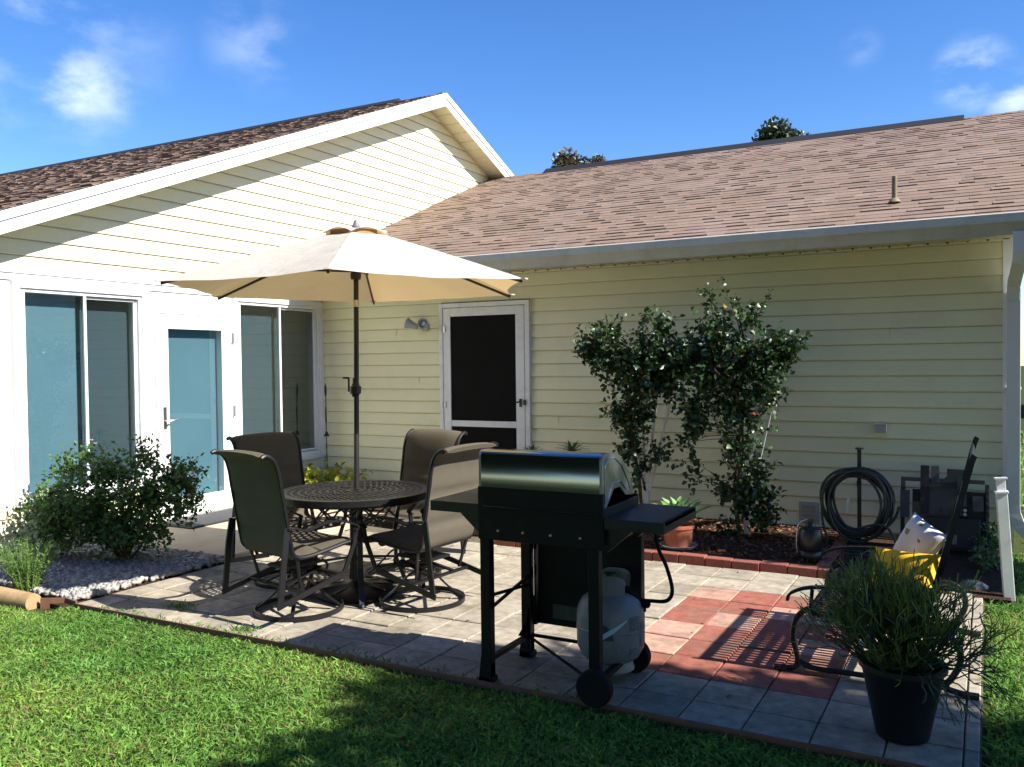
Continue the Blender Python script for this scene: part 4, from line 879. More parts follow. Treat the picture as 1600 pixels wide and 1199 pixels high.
    for i in range(n_):
        a = 2*math.pi*i/n_
        for r_, z in ((.250, .004), (.262, .004), (.262, .030), (.250, .030)): vs.append((r_*math.cos(a), r_*math.sin(a), z))
    q.add(vs, [(i*4+j, i*4+(j+1) % 4, ((i+1) % n_)*4+(j+1) % 4, ((i+1) % n_)*4+j) for i in range(n_) for j in range(4)]); q.build('base_ring', m_chair, t)
    return t
ch0 = make_chair('dark swivel chair nearest the lawn with its back to the camera')
spots = [((3.02, -3.72), R(-12), None), ((3.57, -3.24), R(84), 'sunlit taupe swivel chair side on between the table and the grill'), ((2.50, -3.19), R(-104), 'swivel chair at the glazed door side, mostly hidden by the nearest chair'), ((3.07, -2.74), R(172), 'taupe swivel chair facing the camera across the table')]
for i, ((x, y), a, lab) in enumerate(spots):
    c = ch0 if i == 0 else copy_tree(ch0)
    c.location = (x, y, 0); c.rotation_euler = (0, 0, a)
    if lab: c['label'] = lab
    if i == 1:
        q = MB(); q.obox((.24, .245, .33), (1, .0, 0), (0, .25, 1), (0, 1, -.25), .022, .052, .0015); q.build('care_tag', mat('grey_care_tag', (.42, .42, .38), .6, noise=(150, .3)), c)

# ---------------------------------------------------------------- gas grill
m_gblk = mat('black_enamelled_steel', (.005, .005, .006), .5, noise=(10, .2), wear=(12, (.02, .019, .018), .3), spec=.22)
m_steel = mat('stainless_lid_steel', (.33, .35, .34), .13, metal=1, bump=(6, .06, .003))
m_rub = mat('black_rubber', (.006, .006, .006), .8, spec=.25)
m_bolt = mat('brass_bolt', (.5, .42, .2), .35, metal=.8)
gr = thing('gas_grill', 'black gas grill with stainless lid seen from behind on the patio edge', 'grill', (4.58, -4.24, 0))
GX, GY = .60, .44     # local box: x 0..GX, y 0..GY; its front faces the house
lp = [(.0, .892), (.0, 1.035), (.008, 1.05), (.03, 1.057), (.12, 1.055), (.21, 1.03), (.29, .975), (.345, .90), (.36, .845), (.35, .845), (.20, .93)]
mb = MB(); outer = lp[:9]; n = len(outer)
mb.add([(.012, y, z) for y, z in outer]+[(GX-.012, y, z) for y, z in outer], [(i, i+1, n+i+1, n+i) for i in range(n-1)])
mb.add([(.012, y+.008, z-.006) for y, z in outer]+[(GX-.012, y+.008, z-.006) for y, z in outer], [(n+i, n+i+1, i+1, i) for i in range(n-1)])
lid = mb.build('lid', m_steel, gr, smooth=True)
for x0 in (.0, GX-.012):
    q = MB(); q.prism([(x0, y, z) for y, z in lp[:9]+[(.27, .855), (.20, .90), (.13, .90), (.045, .83), (.01, .83)]], (.012, 0, 0))
    xs = x0+.0135 if x0 > .1 else x0-.0015
    q.tube([(xs, y, z) for y, z in [(.03, .85), (.025, 1.0), (.05, 1.035), (.14, 1.032), (.22, .99), (.29, .92), (.315, .875), (.27, .88), (.20, .925), (.12, .925), (.06, .87), (.03, .85)]], .0028, 6); q.build('lid_end', mat('cast_lid_end', (.33, .33, .36), .32, metal=.9, noise=(30, .2)), lid)
q = MB(); q.tube([(.08, .37, .93), (.08, .40, .93), (GX-.08, .40, .93), (GX-.08, .37, .93)], .010, 8); q.build('handle', m_steel, lid, smooth=True)
mb = MB(); mb.box(-.005, GX+.005, -.004, .015, .655, .893); mb.box(-.005, .008, .015, GY-.02, .68, .84); mb.box(GX-.008, GX+.005, .015, GY-.02, .68, .83); mb.box(-.005, GX+.005, GY-.035, GY-.02, .70, .84); mb.box(.0, GX, .015, GY-.03, .66, .675)
mb.box(.02, GX-.02, -.012, -.0042, .80, .808)
mb.build('firebox', m_gblk, gr, bevel=.003)
for x in (.10, .225, .36, .50):
    q = MB(); q.lathe([(0, .006), (.006, .004), (.007, 0)], (0, 0, 0), 10); b = q.build('bolt', m_bolt, gr); b.location = (x, -.0045, .70); b.rotation_euler = (R(90), 0, 0)
q = MB()
for k in range(4): q.lathe([(0, .03), (.018, .03), (.022, 0)], (0, 0, 0), 16)
kb = q.build('control_knob', m_gblk, gr); kb.location = (.15, GY-.02, .76); kb.rotation_euler = (R(-90), 0, 0)
for x in (.3, .45): c = kb.copy(); COL.objects.link(c); c.location.x = x
for (x, y) in ((.0, .0), (GX-.07, .0), (.0, GY-.05), (GX-.05, GY+.022)):
    q = MB(); q.box(x, x+.05, y, y+.045, .0 if x < .1 else .06, .68)
    if x < .1: q.box(x-.012, x+.06, y-.004, y+.05, .0, .03); q.prism([(x-.014, y-.004, 0), (x+.05, y-.004, 0), (x+.05, y-.004, .09), (x+.0, y-.004, .12)], (0, .05, 0))
    q.build('leg', m_gblk, gr, bevel=.004)
q = MB()
q.bar((.025, .02, .10), (.025, GY-.03, .10), .025, .02); q.bar((GX-.025, .02, .10), (GX-.025, GY-.03, .10), .025, .02); q.bar((.03, GY-.02, .105), (GX-.03, GY-.02, .105), .014, .014); q.bar((.03, GY-.03, .10), (GX-.06, .02, .085), .010, .010)
q.bar((.05, .02, .40), (.045, GY-.03, .36), .012, .012); q.bar((.05, .02, .345), (.045, GY-.03, .41), .012, .012)
q.build('stretcher', m_gblk, gr)
q = MB(); q.box(.055, GX-.04, GY+.024, GY+.034, .155, .66); q.box(.052, .062, GY-.01, GY+.024, .155, .66); q.prism([(.052, GY-.05, .30), (.052, GY-.05, .10), (-.02, GY-.05, .10), (.03, GY-.05, .18)], (0, .04, 0)); q.build('cart_panel', m_gblk, gr)
q = MB(); q.box(.14, .36, GY+.019, GY+.0235, .19, .26); q.build('warning_label', mat('faded_green_label', (.05, .065, .045), .6, noise=(60, .4)), gr)
def shelf(x0, x1, nm, dz):
    q = MB(); q.box(x0, x1, .01, GY-.01, .795, .812); q.box(x0, x1, .0, .012, .765, .812); q.box(x0, x1, GY-.012, GY, .765, .812); xe = x0 if x0 < 0 else x1-.012; q.box(xe, xe+.012, .012, GY-.012, .765, .812)
    s = 1 if x0 > 0 else -1; a = x1 if x0 < 0 else x0; q.prism([(a, .03, .79), (a+s*.15, .03, .79), (a, .03, .66)], (0, .02, 0)); q.prism([(a, GY-.05, .79), (a+s*.15, GY-.05, .79), (a, GY-.05, .66)], (0, .02, 0))
    for i in range(6): 
        xx = x0+.03+i*(x1-x0-.06)/5; q.lathe([(0, 0), (.004, 0), (.004, .003), (0, .003)], (xx, -.002, .775), 6)
    q.build(nm, mat('black_shelf_enamel', (.010, .010, .013), .36, noise=(8, .3), wear=(5, (.05, .05, .055), .4)), gr, bevel=.004).location = (0, 0, dz)
shelf(-.265, -.006, 'side_shelf', 0); shelf(GX+.006, GX+.268, 'side_shelf', -.020)
for y in (-.03, GY-.005):
    q = MB(); q.lathe([(0, -.02), (.03, -.022), (.06, -.024), (.072, -.024), (.078, -.018), (.080, 0), (.078, .018), (.072, .024), (.06, .024), (.03, .022), (0, .02)], (0, 0, 0), 28)
    w = q.build('wheel', m_rub, gr, smooth=True); w.location = (GX-.03, y, .08); w.rotation_euler = (R(90), 0, 0)
q = MB(); q.tube([(GX-.03, -.03, .08), (GX-.03, GY, .08)], .007, 8); q.build('axle', m_gblk, gr)
# propane tank
m_tank = mat('grey_painted_tank', (.17, .18, .20), .42, noise=(12, .12), wear=(14, (.25, .25, .26), .45))
pt = thing('propane_tank', 'grey propane tank standing under the right side of the grill', 'propane tank', (5.085, -3.93, .055))
q = MB(); q.lathe([(0, .03), (.09, .034), (.13, .06), (.150, .10), (.154, .13), (.154, .245), (.150, .275), (.13, .315), (.09, .345), (.05, .355), (0, .357)], (0, 0, 0), 48); q.lathe([(.1545, .186), (.1565, .19), (.1565, .195), (.1545, .199)], (0, 0, 0), 48); q.build('tank_body', m_tank, pt, smooth=True)
q = MB(); q.lathe([(.092, .036), (.104, .0), (.108, .0), (.108, .006), (.098, .04)], (0, 0, 0), 36); q.build('foot_ring', m_tank, pt, smooth=True)
q = MB()
for a0, a1 in ((R(-150), R(-20)), (R(20), R(150))):
    vs = []; K = 18
    for i in range(K+1):
        a = a0+(a1-a0)*i/K; f = i/K; zt = .435-.03*(abs(f-.5)*2)**4
        for r_, z in ((.082, .335), (.085, .335), (.092, zt), (.088, zt)): vs.append((r_*math.cos(a), r_*math.sin(a), z))
    fs = []
    for i in range(K):
        for j in range(4):
            if 6 <= i <= 10 and False: continue
            fs.append((i*4+j, i*4+(j+1) % 4, (i+1)*4+(j+1) % 4, (i+1)*4+j))
    fs += [(3, 2, 1, 0), (K*4, K*4+1, K*4+2, K*4+3)]; q.add(vs, fs)
q.build('collar', m_tank, pt)
q = MB(); q.lathe([(0, .35), (.022, .35), (.022, .40), (.015, .41), (.03, .415), (.03, .43), (0, .432)], (0, 0, 0), 14); q.tube([(.0, 0, .385), (.06, -.01, .385), (.075, -.01, .385)], .014, 10); q.build('valve', mat('brass_valve', (.16, .12, .06), .4, metal=.8), pt, smooth=True)
def wrap(q, r, a0, a1, zlo, zhi, n=14):
    vs = []
    for i in range(n+1):
        f = i/n; a = a0+(a1-a0)*f
        for z in (zlo(f), zhi(f)): vs.append((r*math.cos(a), r*math.sin(a), z))
    q.add(vs, [(i*2, i*2+2, i*2+3, i*2+1) for i in range(n)])
q = MB(); wrap(q, .1562, R(-100), R(-62), lambda f: .165, lambda f: .165+.085*math.sqrt(max(0, 1-f*f)) ); q.build('dark_panel', mat('dark_blue_print', (.03, .05, .09), .5), pt)
q = MB(); wrap(q, .1566, R(-96), R(-40), lambda f: .150+.10*f**1.3, lambda f: .165+.092*f**.9); q.build('light_swoosh', mat('pale_blue_print', (.42, .55, .66), .45), pt)
q = MB(); wrap(q, .1562, R(-34), R(-14), lambda f: .20, lambda f: .262); wrap(q, .1562, R(-58), R(-38), lambda f: .10, lambda f: .118); wrap(q, .1562, R(-34), R(-18), lambda f: .095, lambda f: .125); wrap(q, .1562, R(-10), R(5), lambda f: .12, lambda f: .225); q.build('printed_label', mat('grey_print', (.12, .14, .18), .5, noise=(120, .6)), pt)
q = MB(); q.tube(smoothpath([(5.13, -3.94, .43), (5.17, -3.92, .41), (5.21, -3.89, .37), (5.26, -3.86, .36), (5.33, -3.86, .37), (5.355, -3.86, .42), (5.33, -3.86, .52), (5.29, -3.87, .62), (5.28, -3.88, .76)], 6), .009, 10); 
hz = q.build('gas_hose', m_rub, smooth=True); tag(hz, 'black rubber gas hose looping from the tank up to the grill shelf', 'hose')
q = MB(); q.lathe([(0, -.014), (.026, -.014), (.030, -.004), (.030, .004), (.022, .014), (0, .014)], (5.225, -3.87, .345), 18); q.lathe([(0, -.02), (.010, -.02), (.010, 0), (0, 0)], (5.225, -3.87, .330), 10); q.tube([(5.12, -3.94, .43), (5.18, -3.915, .41)], .018, 12); q.build('regulator', m_rub, hz, smooth=True)

# ---------------------------------------------------------------- metal loveseat with pillows
m_iron = mat('black_wrought_iron', (.016, .016, .020), .38, metal=.3, noise=(20, .3))
be = thing('metal_bench', 'black wrought metal bench with curled legs and slatted back', 'bench', (6.15, -2.99, 0)); BY = .475   # local x: -.33 front .. .35 back
q = MB(); q.tube([(-.27, -BY, .285), (.20, -BY, .275), (.22, BY, .275), (-.27, BY, .285)], .013, 8, closed=True)
for i in range(24): y = -BY+.03+i*(2*BY-.06)/23; q.strip([(-.27, y, .29), (-.30, y, .27)], .022, .004); q.strip([(-.27, y, .29), (-.1, y, .282), (.06, y, .277), (.21, y, .277)], .022, .004)
for x in (-.14, .0, .12): q.bar((x, -BY, .276), (x, BY, .276), .03, .006)
q.build('seat', m_iron, be)
bk = lambda z: .20+.19*((z-.27)/.74)
q = MB()
for i in range(24):
    y = -BY+.04+i*(2*BY-.08)/23; q.strip([(bk(z), y, z) for z in (.30, .55, .80, .985)], .004, .020, (0, 1, 0))
for z in (.33, .52, .72, .80, .985): q.bar((bk(z), -BY, z), (bk(z), BY, z), .026 if z != .985 else .04, .008, (1, 0, .25))
q.build('backrest', m_iron, be)
for s in (-1, 1):
    y = s*BY
    q = MB(); q.strip(smoothpath([(.19, y, .24), (.22, y, .35), (bk(.55), y, .55), (bk(.8), y, .8), (bk(1.0)-.002, y, 1.0), (bk(1.0)+.012, y, 1.035)], 4), .018, .024, (1, 0, 0)); q.build('back_post', m_iron, be)
    q = MB(); q.tube(smoothpath([(-.25, y, .28), (-.28, y, .30), (-.33, y, .25), (-.345, y, .16), (-.325, y, .06), (-.345, y, .02), (-.40, y, .014)], 5), .013, 8); q.tube(smoothpath([(-.33, y, .06), (-.26, y, .03), (-.10, y, .03), (.12, y, .03), (.28, y, .03)], 4), .013, 8)
    q.obox((-.40, y, .012), (1, 0, 0), (0, 1, 0), (0, 0, 1), .03, .018, .008); q.build('front_leg', m_iron, be, smooth=True)
    q = MB(); q.tube(smoothpath([(.18, y, .24), (.26, y, .265), (.33, y, .23), (.345, y, .15), (.31, y, .07), (.28, y, .035), (.33, y, .018), (.38, y, .012)], 5), .014, 8); q.obox((.385, y, .012), (1, 0, 0), (0, 1, 0), (0, 0, 1), .032, .02, .009); q.build('rear_leg', m_iron, be, smooth=True)
    q = MB(); q.strip(smoothpath([(-.37, y, .33), (-.355, y, .365), (-.27, y, .40), (-.1, y, .415), (.08, y, .42), (bk(.46), y, .45)], 4), .034, .012); q.tube([(-.27, y, .28), (-.26, y, .39)], .009, 8)
    for k in range(3): q.tube([(-.12+.12*k+.05*math.cos(a), y, .35+.05*math.sin(a)) for a in np.linspace(0, 6.28, 14)], .005, 6)
    q.build('armrest', m_iron, be)
def pillow(name, label, c, w, h, t, rot, m_):
    mb = MB(); N_ = 16; vs = []
    for s in (1, -1):
        for i in range(N_+1):
            for j in range(N_+1):
                u, v = i/N_*2-1, j/N_*2-1; e = max(0, (1-u**4)*(1-v**4))**.55; pin = 1-.07*(1-abs(u)**2)*(abs(v)**3); pv = 1-.07*(1-abs(v)**2)*(abs(u)**3)
                vs.append((u*w/2*pv, s*t/2*e*(1+.06*math.sin(5*u+3*v)), v*h/2*pin))
    k = N_+1; fs = []
    for s in range(2):
        for i in range(N_):
            for j in range(N_): a = s*k*k+i*k+j; f = (a, a+k, a+k+1, a+1); fs.append(f if s == 0 else f[::-1])
    mb.add(vs, fs); o = mb.build(name, m_, smooth=True); o.location = c; o.rotation_euler = rot; return o
m_yel = mat('yellow_cotton', (.80, .46, .012), .8, noise=(20, .08), bump=(300, .2, .001)); m_flo = mat('white_floral_cotton', (.68, .64, .62), .8, bump=(300, .2, .001))
def floral(m):
    t = m.node_tree; n = t.nodes; b = n['Principled BSDF']; tx = n.new('ShaderNodeTexCoord'); vo = n.new('ShaderNodeTexVoronoi'); vo.inputs['Scale'].default_value = 15; t.links.new(tx.outputs['Object'], vo.inputs['Vector'])
    nz = n.new('ShaderNodeTexNoise'); nz.inputs['Scale'].default_value = 50; t.links.new(tx.outputs['Object'], nz.inputs['Vector']); ma = n.new('ShaderNodeMath'); ma.operation = 'MULTIPLY_ADD'; ma.inputs[1].default_value = .5; t.links.new(nz.outputs[0], ma.inputs[0]); t.links.new(vo.outputs['Distance'], ma.inputs[2])
    mr = n.new('ShaderNodeMapRange'); mr.inputs[1].default_value = .47; mr.inputs[2].default_value = .50; mr.inputs[3].default_value = 1; mr.inputs[4].default_value = 0; t.links.new(ma.outputs[0], mr.inputs[0])
    mx = n.new('ShaderNodeMix'); mx.data_type = 'RGBA'; mx.inputs[6].default_value = (.68, .64, .62, 1); mx.inputs[7].default_value = (.30, .22, .07, 1); t.links.new(mr.outputs[0], mx.inputs[0]); t.links.new(mx.outputs[2], b.inputs['Base Color'])
floral(m_flo)
tag(pillow('floral_pillow', None, (6.29, -2.72, .50), .225, .24, .10, (R(-14), R(24), R(-38)), m_flo), 'white floral pillow propped behind the yellow one on the bench', 'pillow')
tag(pillow('yellow_pillow', None, (6.235, -2.92, .395), .34, .21, .13, (R(-24), R(-3), R(-24)), m_yel), 'bright yellow pillow lying on the bench seat', 'pillow')

# ---------------------------------------------------------------- big pot with branching plant
m_bigpot = mat('dark_glazed_pot', (.005, .006, .006), .45, noise=(6, .3)); PC = (6.31, -3.985, 0)
bp = pot('large_plant_pot', 'large dark glazed pot at the near right corner of the patio', PC, .150, .285, m_bigpot, taper=.62, rim=.01)
pp = thing('pencil_cactus', 'dense bushy pencil stemmed plant spilling over the large dark pot', 'plant', (PC[0], PC[1], .25))
rr = random.Random(21); mb = MB()
def grow(p, d, L, r, dep, upb):
    e = p+d*L; m_ = p.lerp(e, .5)+Vector((rr.gauss(0, 1), rr.gauss(0, 1), rr.gauss(0, 1)))*L*.07
    mb.col = tuple(x*rr.gauss(1, .12) for x in ((.035, .055, .02) if dep > 0 or upb < 0 else (.12, .17, .03))); mb.tube([p, m_, e], [r, r*.92, r*.82], 5, cap=False)
    if dep <= 0: return
    for k in range(rr.choice((2, 2, 3))):
        a = Vector((rr.gauss(0, 1), rr.gauss(0, 1), rr.gauss(0, 1)+upb)).normalized(); grow(e, (d*.95+a*.62).normalized(), L*rr.uniform(.62, .9), r*.82, dep-1, upb)
for k in range(150):
    a = rr.uniform(0, 6.28); el = rr.uniform(.25, 1.5); d = Vector((math.cos(a)*math.cos(el)-.12, math.sin(a)*math.cos(el)+.05, math.sin(el))).normalized()
    grow(Vector((rr.uniform(-.07, .07), rr.uniform(-.07, .07), 0)), d, rr.uniform(.08, .165), .0036, 3, 1.05)
for k in range(12):
    a = rr.uniform(0, 6.28) if k % 2 else rr.uniform(-1.2, .8); d = Vector((math.cos(a), math.sin(a), rr.uniform(-.1, .35))).normalized()
    grow(Vector((.10*math.cos(a), .10*math.sin(a), .02)), d, rr.uniform(.08, .13), .0036, 3, -.4)
mb.build('branches', mat('pencil_stem', (1, 1, 1), .5, tint=True), pp, smooth=True)

# ---------------------------------------------------------------- things along the wall
m_hose = mat('grey_green_garden_hose', (.034, .036, .032), .45, noise=(12, .2)); HC = Vector((5.735, -.62, .385))
q = MB(); q.box(-.014, .014, -.01, .01, 0, .72); q.tube([(0, -.01, .45), (0, -.09, .45), (0, -.10, .49)], .008, 6); q.lathe([(0, .0), (.03, .0), (.03, .012), (0, .012)], (0, 0, .72), 12); q.tube([(-.10, 0, .01), (.10, 0, .01)], .01, 6)
tag(q.build('hose_stand', mat('dark_green_hose_post', (.008, .018, .014), .5), loc=(5.74, -.55, .04)), 'dark green upright post holding the coiled garden hose', 'hose stand')
q = MB(); pts = []
for i in range(13*40):
    a = 2*math.pi*i/40; lp_ = i/40; rr_ = .196+.024*math.sin(lp_*2.1)+.012*math.sin(lp_*5+a); pts.append(HC+Vector(((rr_+.004*lp_)*math.cos(a)*.98+.012*math.sin(lp_*3), -.05+.009*lp_-.03*math.sin(a*.5+lp_), rr_*1.08*math.sin(a)-(.03+.035*math.sin(lp_*1.7)**2)*(math.sin(a) < 0)*abs(math.sin(a)))))
q.tube(pts, .0105, 7); q.tube(smoothpath([HC+Vector((-.2, -.06, .1)), HC+Vector((-.235, -.08, .06)), HC+Vector((-.24, -.08, -.15)), HC+Vector((-.20, -.08, -.31))], 5), .0095, 7)
q.tube(smoothpath([HC+Vector((.0, -.08, -.21)), HC+Vector((.15, -.1, -.16)), HC+Vector((.24, -.12, -.2)), HC+Vector((.27, -.14, -.34)), HC+Vector((.05, -.2, -.35)), HC+Vector((-.25, -.22, -.345)), HC+Vector((-.10, -.34, -.345)), HC+Vector((.2, -.30, -.345))], 7), .0095, 7)
gh = q.build('garden_hose', m_hose, smooth=True); tag(gh, 'thick coil of dark garden hose hanging by the wall', 'garden hose')
q = MB(); q.tube([HC+Vector((-.05, -.09, .03)), HC+Vector((-.055, -.10, -.02)), HC+Vector((-.07, -.10, -.09))], [.010, .012, .008], 10); q.build('nozzle', mat('pale_nozzle', (.5, .5, .47), .4), gh, smooth=True)
q = MB(); q.lathe([(0, .0), (.075, .0), (.080, .02), (.080, .06), (.077, .065), (.080, .07), (.080, .185), (.070, .215), (.035, .235), (.03, .26), (.02, .262), (.02, .285), (0, .285)], (0, 0, 0), 32)
jg = q.build('sprayer_jug', mat('black_plastic_jug', (.010, .011, .014), .32), smooth=True, loc=(5.51, -1.30, .05)); tag(jg, 'black plastic jug with a wire handle at the end of the brick edging', 'jug')
q = MB(); q.tube(smoothpath([(0, -.0, .268), (-.03, -.02, .28), (-.075, -.045, .24), (-.085, -.05, .12), (-.08, -.045, .05)], 5), .004, 6); q.build('handle', mat('grey_wire', (.45, .45, .48), .35, metal=.6), jg, smooth=True)
# black and grey plastic frame pieces leaning on the wall
m_pl = mat('black_plastic', (.012, .012, .014), .5); m_pg = mat('grey_plastic_panel', (.055, .057, .062), .45, noise=(6, .2))
def lean(o): o.location = (6.31, -.36, .01); o.rotation_euler = (R(-9), 0, 0); return o
q = MB(); frame(q, -.29, .29, 0, 0, 0, 0, 0) if False else None
q.box(-.30, -.27, -.02, .02, 0, .53); q.box(.27, .30, -.02, .02, 0, .50); q.box(-.27, .27, -.02, .02, .50, .53); q.box(-.27, .27, -.02, .02, .0, .03); q.box(-.22, .27, .0, .018, .03, .44)
for i in range(9): q.box(.275, .295, -.032, -.0205, .04+i*.05, .062+i*.05)
pf = lean(q.build('plastic_rack', m_pl, bevel=.003)); tag(pf, 'black plastic rack with grey panels leaning on the wall behind the bench', 'plastic rack')
q = MB(); q.box(-.16, .12, -.075, -.055, .26, .50); q.build('panel', m_pg, pf)
q = MB(); q.box(-.09, -.035, -.052, -.040, .36, .62); q.build('panel', m_pg, pf)
q = MB(); q.box(.09, .15, -.13, -.1, .33, .56); q.build('panel', m_pg, pf)
q = MB(); q.box(-.30, -.235, -.06, -.045, .22, .43); q.build('panel', m_pg, pf)
q = MB(); q.box(.19, .26, -.06, -.045, .30, .41); q.build('panel', m_pg, pf)
q = MB(); q.box(-.16, -.10, -.09, -.0755, .25, .62); q.box(-.16, .15, -.10, -.0755, .46, .485); q.box(.02, .15, -.09, -.0755, .50, .60); q.box(-.13, .10, -.10, -.0755, .225, .245); q.prism([(-.02, -.08, .50), (.03, -.08, .56), (.03, -.08, .60), (.10, -.08, .60), (.10, -.08, .50)], (0, -.012, 0))
for x in (-.11, -.02, .04, .09): q.box(x, x+.006, -.1005, -.09, .245, .31)
q.build('bracket', m_pl, pf)
q = MB()
q.box(-.10, .24, -.16, -.12, .02, .24); q.build('tray', m_pl, pf, bevel=.006)
q = MB(); q.box(-.01, .09, -.1635, -.1605, .05, .12); q.build('label_plate', mat('grey_green_plate', (.16, .19, .16), .5, noise=(50, .5)), pf)
for i in range(2): q = MB(); q.lathe([(0, .0), (.010, 0), (.012, .006), (0, .01)], (0, 0, 0), 12); b = q.build('rivet', mat('grey_rivet', (.45, .45, .42), .4), pf); b.location = (.14, -.13, .27+.03*i); b.rotation_euler = (R(90), 0, 0)
# leaning white post at the corner
wp = thing('vinyl_post', 'short white post with a square cap leaning at the house corner', 'post', (6.712, -1.60, -.02)); wp.rotation_euler = (R(-3), R(-3.5), R(6))
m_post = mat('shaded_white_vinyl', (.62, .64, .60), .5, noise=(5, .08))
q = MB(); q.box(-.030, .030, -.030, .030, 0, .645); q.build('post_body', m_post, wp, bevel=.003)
q = MB(); q.box(-.036, .036, -.036, .036, .6455, .66); q.box(-.024, .024, -.024, .024, .66, .73); q.box(-.034, .034, -.034, .034, .73, .742); q.build('cap', m_white, wp, bevel=.002)
# thin garden stake with a small bird in the corner
q = MB(); q.tube([(.20, -.16, .03), (.196, -.16, .6), (.19, -.155, 1.14)], .0055, 6); gs = q.build('garden_stake', m_bronze); tag(gs, 'thin dark metal garden stake standing in the wall corner', 'garden stake')
q = MB(); q.tube([(.19, -.155, 1.10), (.188, -.155, 1.16), (.186, -.155, 1.21), (.186, -.155, 1.245)], [.008, .014, .010, .002], 8); q.tube([(.193, -.16, .82), (.193, -.16, .98)], .009, 6); q.build('finial', m_bronze, gs, smooth=True)
q = MB(); q.lathe([(0, .05), (.01, .045), (.018, .02), (.034, .0), (.030, -.004), (0, .01)], (.197, -.16, .665), 14); q.build('bell', m_bronze, gs, smooth=True)
# shepherd hook out on the right, seen mirrored in the pane
# door mat, step block
q = MB(); q.box(.06, .52, -2.32, -1.32, .0302, .042); dm = q.build('door_mat', mat('black_rubber_mat', (.018, .018, .02), .8)); tag(dm, 'black ribbed rubber mat on the concrete slab at the glazed door', 'door mat')
q = MB()
for i in range(13): q.box(.09+i*.033, .108+i*.033, -2.29, -1.35, .0422, .048)
q.build('rib', mat('grey_mat_rib', (.05, .05, .055), .6), dm)
# leaves of small plants right of the rack
bush('ground_ivy', 'low leafy green plant between the rack and the white post', 'plant', (6.60, -.75, .0), [(6.60, -.80, .10, .09, .35, .10), (6.62, -.4, .14, .07, .2, .12)], 700, .032, .018, (.07, .12, .04), 8, .003, m_leaf, seed=9)
q = MB(); q.lathe([(0, .05), (.04, .045), (.075, .02), (.08, 0)], (0, 0, 0), 9); st = q.build('rock', mat('grey_rock', (.22, .21, .20), .9, noise=(14, .3), bump=(30, 1, .01)), smooth=True, loc=(6.52, -1.45, 0)); st.scale = (1.1, .8, 1); tag(st, 'grey rounded rock at the end of the bed by the white post', 'rock')

# ---------------------------------------------------------------- trees
DG = [(.05, .09, .028), (.075, .12, .035), (.035, .065, .02)]
tree('background_tree', 'bronze leafed treetop just left of centre above the tan roof', (-6.7, 22.2, 0), 8, [(-7.1, 22, 8.88, .52, .5, .36), (-6.7, 22, 8.5, 1.0, .8, .35), (-6.0, 22.2, 8.66, .42, .4, .28), (-6.6, 22, 7.2, 1.5, 1.2, 1.1)], 5200, .20, [(.10, .085, .035), (.16, .10, .045), (.055, .06, .03)], .15, 'trees beyond the roof', 3)
tree('background_tree', 'green leafed treetop above the tan roof right of the other treetop', (.5, 22.2, 0), 8, [(.45, 22, 8.95, .50, .5, .38), (.05, 22, 8.62, .4, .4, .28), (1.0, 22, 8.68, .4, .4, .22), (.5, 22, 7.4, 1.3, 1.2, 1.1)], 5200, .17, [(.06, .09, .03), (.09, .11, .04), (.04, .06, .025)], .15, 'trees beyond the roof', 4)
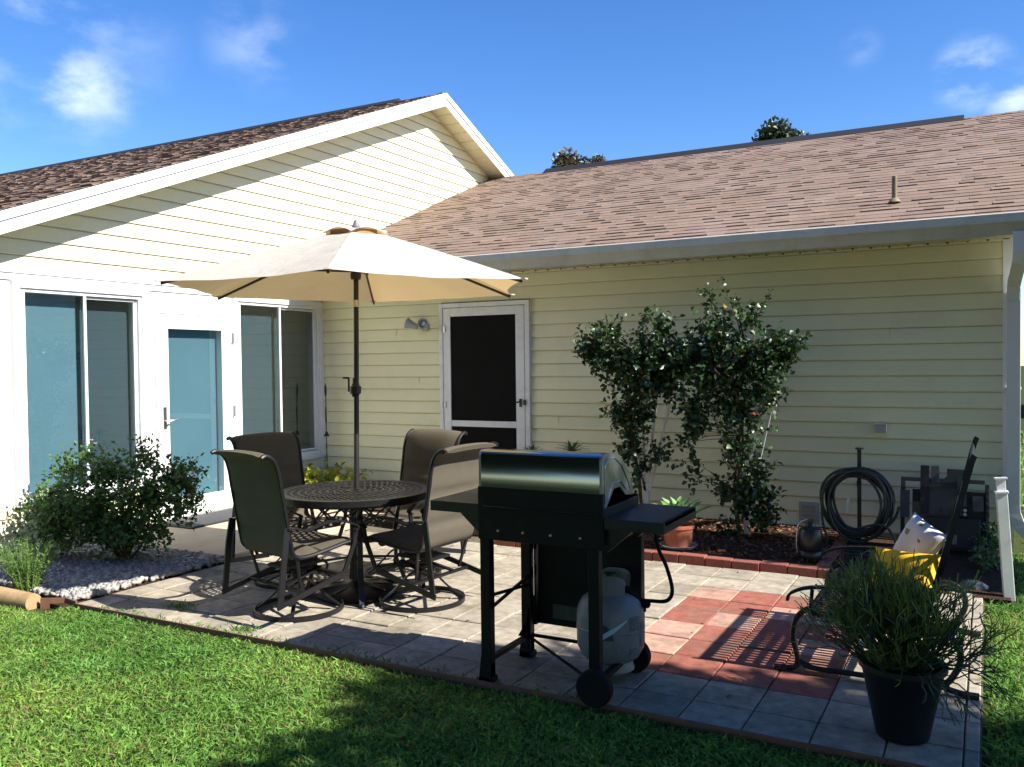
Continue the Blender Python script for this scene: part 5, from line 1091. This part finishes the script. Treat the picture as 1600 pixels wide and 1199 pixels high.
tree('shade_tree', 'leafy tree on the lawn outside the right edge that shades the patio', (11.6, -6.2, 0), 6, [(11.1, -5.25, 4.4, 1.25, 1.8, 1.1), (11.6, -4.3, 4.7, 1.1, 1.0, .7), (7.4, -7.35, 4.4, 1.6, .95, .7), (9.3, -7.0, 4.4, 1.2, 1.2, .8), (12.4, -7.0, 4.6, 1.6, 1.6, 1.2), (11.5, -5.5, 3.7, 1.3, 1.75, .8), (12.2, -4.4, 4.3, .9, .8, .6), (10.8, -4.15, 5.1, .75, .7, .4)], 38000, .15, DG, .16, None, 6)  # crown lobes over the camera are added out of view to cut skylight
tree('shade_shrub', 'tall leafy shrub outside the right edge that shades the bed by the wall', (9.3, -.9, 0), 3, [(9.2, -.88, 2.9, .9, .58, 1.35), (9.6, -1.0, 1.8, .7, .5, .9), (9.9, -.85, 3.4, .7, .55, .9)], 9000, .12, DG, .06, None, 31, 'shrub')
for i, (x, y, h) in enumerate([(10.2, -12.2, 10.5), (4.2, -11.6, 10.5), (17, -11.2, 10), (-3.0, -13.5, 9)]):  # trees added out of view to block skylight and deepen the shade
    tree('garden_tree', ['broad dark tree behind the camera to the right', 'tall dark tree directly behind the camera', 'far right dark tree beyond the lawn', 'dark tree behind the camera to the left'][i], (x, y, 0), h, [(x, y, h*.6, 3.2, 2.4, 2.6), (x+2.0, y, h*.42, 2.2, 1.8, 2.4), (x-2.0, y, h*.40, 2.3, 1.8, 2.4), (x, y, h*.85, 2.3, 1.8, 1.8)], 11000, .40, DG, .2, 'trees round the garden', 10+i)
# neighbouring house seen past the corner
nb = thing('neighbour_house', 'pinkish neighbouring house glimpsed past the right corner', 'house', (11.5, 17, 0))
q = MB(); q.box(-3.5, 4, 0, 6, 0, 2.7); q.build('wall', mat('pink_stucco', (.36, .26, .27), .9, noise=(4, .1)), nb)
q = MB(); q.prism([(-3.9, -.5, 2.7), (-3.9, 6.5, 2.7), (-3.9, 3, 4.1)], (8.3, 0, 0)); q.build('roof', mat('grey_shingle', (.2, .18, .17), .9, noise=(10, .3)), nb)
for x in (-3.0, -1.2, 1.4):
    q = MB(); q.box(x, x+1.1, -.03, -.005, .9, 2.1); w = q.build('window', m_dark, nb); q = MB(); frame(q, 0, 0, 0, 0, 0, 0, 0) if False else None
    q.box(x-.06, x+1.16, -.05, -.031, 2.1, 2.17); q.box(x-.06, x+1.16, -.05, -.031, .83, .9); q.box(x+.53, x+.57, -.05, -.031, .9, 2.1); q.build('frame', m_white, w)
